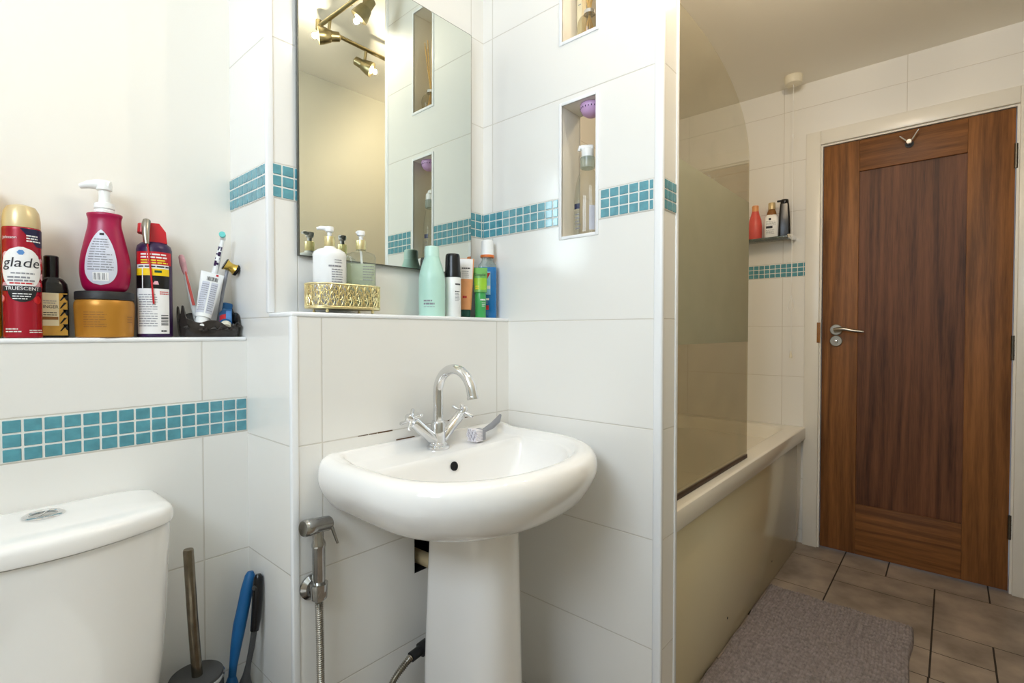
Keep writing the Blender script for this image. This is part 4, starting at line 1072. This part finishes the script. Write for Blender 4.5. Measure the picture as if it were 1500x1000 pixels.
t = thing('foam_bottle', 'white cylindrical bottle with tall black cap standing on the ledge', 'bottle', (.9065, 1.0060, Z1), face_cam(.9065, 1.006))
MB().m(M_WHITE).lathe([(.0205, 0), (.0217, .002), (.0217, .103), (.021, .105)], seg=40).build('body', t)
MB().m(M_BLACK).lathe([(.0215, .1045), (.0215, .118), (.0205, .122), (.0195, .155), (.0190, .163), (.0170, .1672), (.013, .168), (.0125, .1665), (0, .1665)], seg=40).build('cap', t)
mp = cylmap(.0217, off=.0004)
MB().m(M_INK).lines(mp, .006, .0235, .088, 1, .004, .0042, 15).lines(mp, .006, .021, .068, 1, .0035, .0025, 16).m(M_INKG).lines(mp, .006, .02, .0625, 6, .0038, .0014, 17).build('label', t)

def pr3(mb, a, b, L):
    mb.m(M_LABEL).patch(a, L-.058, L-.001, lambda z: -.018+(0), lambda z: .0185, 6, 6)
    mb.m(M_INK).lines(b, -.012, .012, L-.026, 1, .004, .0038, 21); mb.m(M_INKG).lines(b, -.012, .008, L-.036, 4, .0055, .0014, 22)
    mb.stamp = MB().m(M_RED).lines(b, -.008, .004, .06, 1, .004, .006, 23)
o = tube_pack('face_scrub_tube', 'peach tube with white printed top and dark green cap standing behind the foam bottle', (.9755, 1.0305, Z1), (.9790, 1.0300, Z1+.166), .0225, .0165, M_PEACH, M_DGREEN, .022, (-.69, -.72, 0), pr=pr3)
def pr4(mb, a, b, L):
    mb.m(M_LIME).patch(a, .078, .112, -.0175, .0175, 4, 8)
    mb.m(M_INK).text('Simple', .0125, b, -.001, .118)
    mb.stamp = MB().m(M_LABEL).lines(b, .0, .014, .052, 1, .004, .004, 31).lines(b, .004, .014, .042, 3, .0045, .0015, 32); mb.m(M_INKY).lines(b, -.014, -.004, .09, 2, .006, .003, 33)
o = tube_pack('face_wash_tube', 'green gel tube standing on its cap beside the blue mouthwash bottle', (1.0165, 1.0110, Z1), (1.0175, 1.0130, Z1+.143), .0205, .0185, M_GREENT, M_GREENC, .072, (-.71, -.70, 0), pr=pr4)

t = thing('mouthwash_bottle', 'blue mouthwash bottle with white cap in the ledge corner by the niche wall', 'bottle', (1.0630, 1.0290, Z1), face_cam(1.063, 1.029))
MB().m(M_BLUEL).loft([rr_ring(0, 0, a, b, .011, z) for a, b, z in ((.0255, .017, 0), (.027, .0185, .003), (.027, .0185, .12), (.0268, .0182, .148))]).build('body', t)
MB().m(M_CLEARG).loft([rr_ring(0, 0, a, b, r_, z) for a, b, r_, z in ((.0268, .0182, .011, .1482), (.0255, .0175, .011, .156), (.019, .016, .0125, .163), (.0165, .0155, .0145, .170), (.0165, .0155, .0145, .178))]).build('shoulder', t)['label'] = 'clear empty shoulder of the bottle'
MB().m(M_ORANGE).lathe([(.0190, .177), (.0205, .178), (.0205, .184), (.019, .185)], seg=32).build('cap_ring', t)['label'] = 'orange ring under the cap'
MB().m(M_WHITE).lathe([(.0195, .1848), (.0190, .190), (.0175, .224), (.0165, .227), (0, .2275)], seg=32).build('cap', t)
mp = lambda x, z: (x-.003, -.0189, z); mp2 = lambda x, z: (x-.003, -.0192, z)
mb = MB().m(M_SKYP).patch(mp, .068, .135, lambda z: -.017, lambda z: .012, 2, 2)
mb.m(M_RED).patch(mp2, .106, .131, lambda z: -.017, lambda z: -.001+(z-.106)*.52, 4, 2).m(M_LABEL).patch(mp2, .085, .094, lambda z: -.004, lambda z: .0115, 1, 1).patch(mp2, .052, .058, -.016, .008)
mb.m(M_LABEL).lines(lambda x, z: (x-.003, -.0194, z), -.015, .004, .124, 1, .004, .006, 34).m(M_INK).lines(lambda x, z: (x-.003, -.0194, z), -.015, -.003, .096, 1, .004, .005, 35)
mb.m(M_RED).patch(mp, .024, .037, -.016, .007).m(M_INKG).lines(mp2, -.016, .006, .048, 2, .004, .0015, 36)
mb.build('label', t)

# ------------------------------------------------------------------ things in the niches
t = thing('spray_bottle', 'clear bottle with white cap standing in the lower wall niche', 'bottle', (1.1330, .7280, 1.3316), face_cam(1.133, .728))
MB().m(M_BOTTLEG).loft([[(a*math.cos(2*PI*j/36), b*math.sin(2*PI*j/36), z) for j in range(36)] for a, b, z in catmull([(.034, .024, 0), (.0365, .0265, .004), (.0365, .0265, .07), (.0345, .0255, .105), (.029, .022, .142), (.021, .0175, .166), (.015, .0145, .175), (.014, .014, .182)], 3)]).build('body', t)
mp = lambda x, z: ((x), -.0272*math.sqrt(max(.02, 1-(x/.0374)**2)), z)
mb = MB().m(M_SLABEL).patch(mp, .012, .075, .004, .019, 1, 6).m(M_NAVY).patch(mp, .068, .082, -.034, -.020, 1, 5).m(M_INKG).lines(mp, -.032, -.018, .055, 5, .009, .003, 41); mb.build('label', t)
mb = MB().m(M_CLEARG).lathe([(.0185, .178), (.0195, .182), (.0195, .205), (.0165, .207)], seg=28); mb.build('collar', t)
mb = MB().m(M_WHITE).lathe([(.0155, .206), (.0165, .21), (.0165, .225), (.0135, .23), (0, .231)], seg=28); mb.tube([(-.010, 0, .228), (-.021, 0, .232), (-.023, 0, .224)], [.008, .007, .004], 12); mb.box(-.02, .016, -.0105, .0105, .224, .238, .005, 3); mb.build('cap', t)
t = thing('air_freshener', 'lilac dome-shaped air freshener stuck under the top of the lower niche', 'air freshener', (1.1360, .7190, 1.6753))
MB().m(M_LILAC).lathe([(.0285, -.0005), (.0295, -.004), (.0295, -.007)], seg=36).build('base', t)
mb = MB().m(M_LILAC).lathe([(.0293, -.007), (.0285, -.014), (.0235, -.024), (.014, -.031), (0, -.033)], seg=36)
mb.m(M_PURPLED)
for i in range(22):
    a = 2*PI*i/22; mb.tube([(.0288*math.cos(a), .0288*math.sin(a), -.0105), (.0285*math.cos(a), .0285*math.sin(a), -.0145)], .0012, 6)
mb.build('dome', t)
t = thing('reed_diffuser', 'glass reed diffuser with pale reeds standing in the upper niche', 'diffuser', (1.1350, .7250, 1.8436), face_cam(1.135, .725))
MB().m(M_JARG).lathe(catmull([(.020, 0), (.026, .003), (.031, .018), (.0325, .034), (.029, .050), (.020, .060), (.0135, .064), (.0135, .072)], 3), seg=36).build('jar', t)
MB().m(M_CHROME).lathe([(.0150, .0665), (.0150, .0755), (.0138, .0765)], seg=28).build('neck_ring', t)
for i in range(9):
    a = 2*PI*i/9+.3; 
    MB().m(M_REED).tube([(-.016*math.cos(a), -.014*math.sin(a), .004), (.001*math.cos(a+1), .0, .070), (.032*math.cos(a), .022*math.sin(a), .235)], .0016, 7).build('reed', t)
t = tag(MB().m(M_CLABEL).box(-.011, .011, -.008, .008, 0, .20, .001).m(M_INKG).box(-.0112, -.0108, -.005, .004, .12, .122).build('carton', None, (1.1660, .7700, 1.8436)), 'tall cream carton behind the reed diffuser in the upper niche', 'box')

# ------------------------------------------------------------------ lights: three spot bulbs, an added fourth, and the daylit window
def lamp(p, watts, rad, col):
    l = bpy.data.lights.new('spot_lamp', 'POINT'); l.energy = watts; l.shadow_soft_size = rad; l.color = col
    o = bpy.data.objects.new('spot_lamp', l); COL.objects.link(o); o.location = p; return o
for (p, d), wt, col in zip(HEADS, (5.0, 4.5, 2.0, 10.), ((1, .88, .72), (1, .84, .64), (1, .88, .72), (1, .80, .56))): lamp(p, wt, .009, col)  # last entry is the added lamp lighting the bath side
l = bpy.data.lights.new('window_daylight', 'AREA'); l.shape = 'RECTANGLE'; l.size = WY1-WY0-.1; l.size_y = WZ1-WZ0-.1; l.energy = 24; l.color = (.72, .85, 1.)
o = bpy.data.objects.new('window_daylight', l); COL.objects.link(o); o.location = (XL-.06, (WY0+WY1)/2, (WZ0+WZ1)/2)
o.rotation_euler = (0, -PI/2, 0)
w = bpy.data.worlds.new('world'); sc.world = w; w.use_nodes = True
w.node_tree.nodes['Background'].inputs[0].default_value = (.7, .8, 1, 1); w.node_tree.nodes['Background'].inputs[1].default_value = .6

# ------------------------------------------------------------------ camera
cam = bpy.data.cameras.new('camera'); co = bpy.data.objects.new('camera', cam); COL.objects.link(co)
cam.sensor_width = 36; cam.sensor_fit = 'HORIZONTAL'; cam.lens = 734.0758/1500*36; cam.clip_start = .01
co.location = (0, 0, CAMZ); co.rotation_euler = (PI/2-.0186, 0.0, .72-PI/2)
sc.camera = co
sc.view_settings.view_transform = 'Standard'; sc.view_settings.look = 'None'; sc.view_settings.gamma = 1; sc.view_settings.exposure = .10; sc.view_settings.use_curve_mapping = False
sc.cycles.use_denoising = True; sc.cycles.max_bounces = 10; sc.cycles.diffuse_bounces = 6; sc.cycles.glossy_bounces = 5; sc.cycles.transparent_max_bounces = 12; sc.cycles.transmission_bounces = 8
sc.cycles.sample_clamp_indirect = 6.; sc.cycles.caustics_reflective = False; sc.cycles.caustics_refractive = False
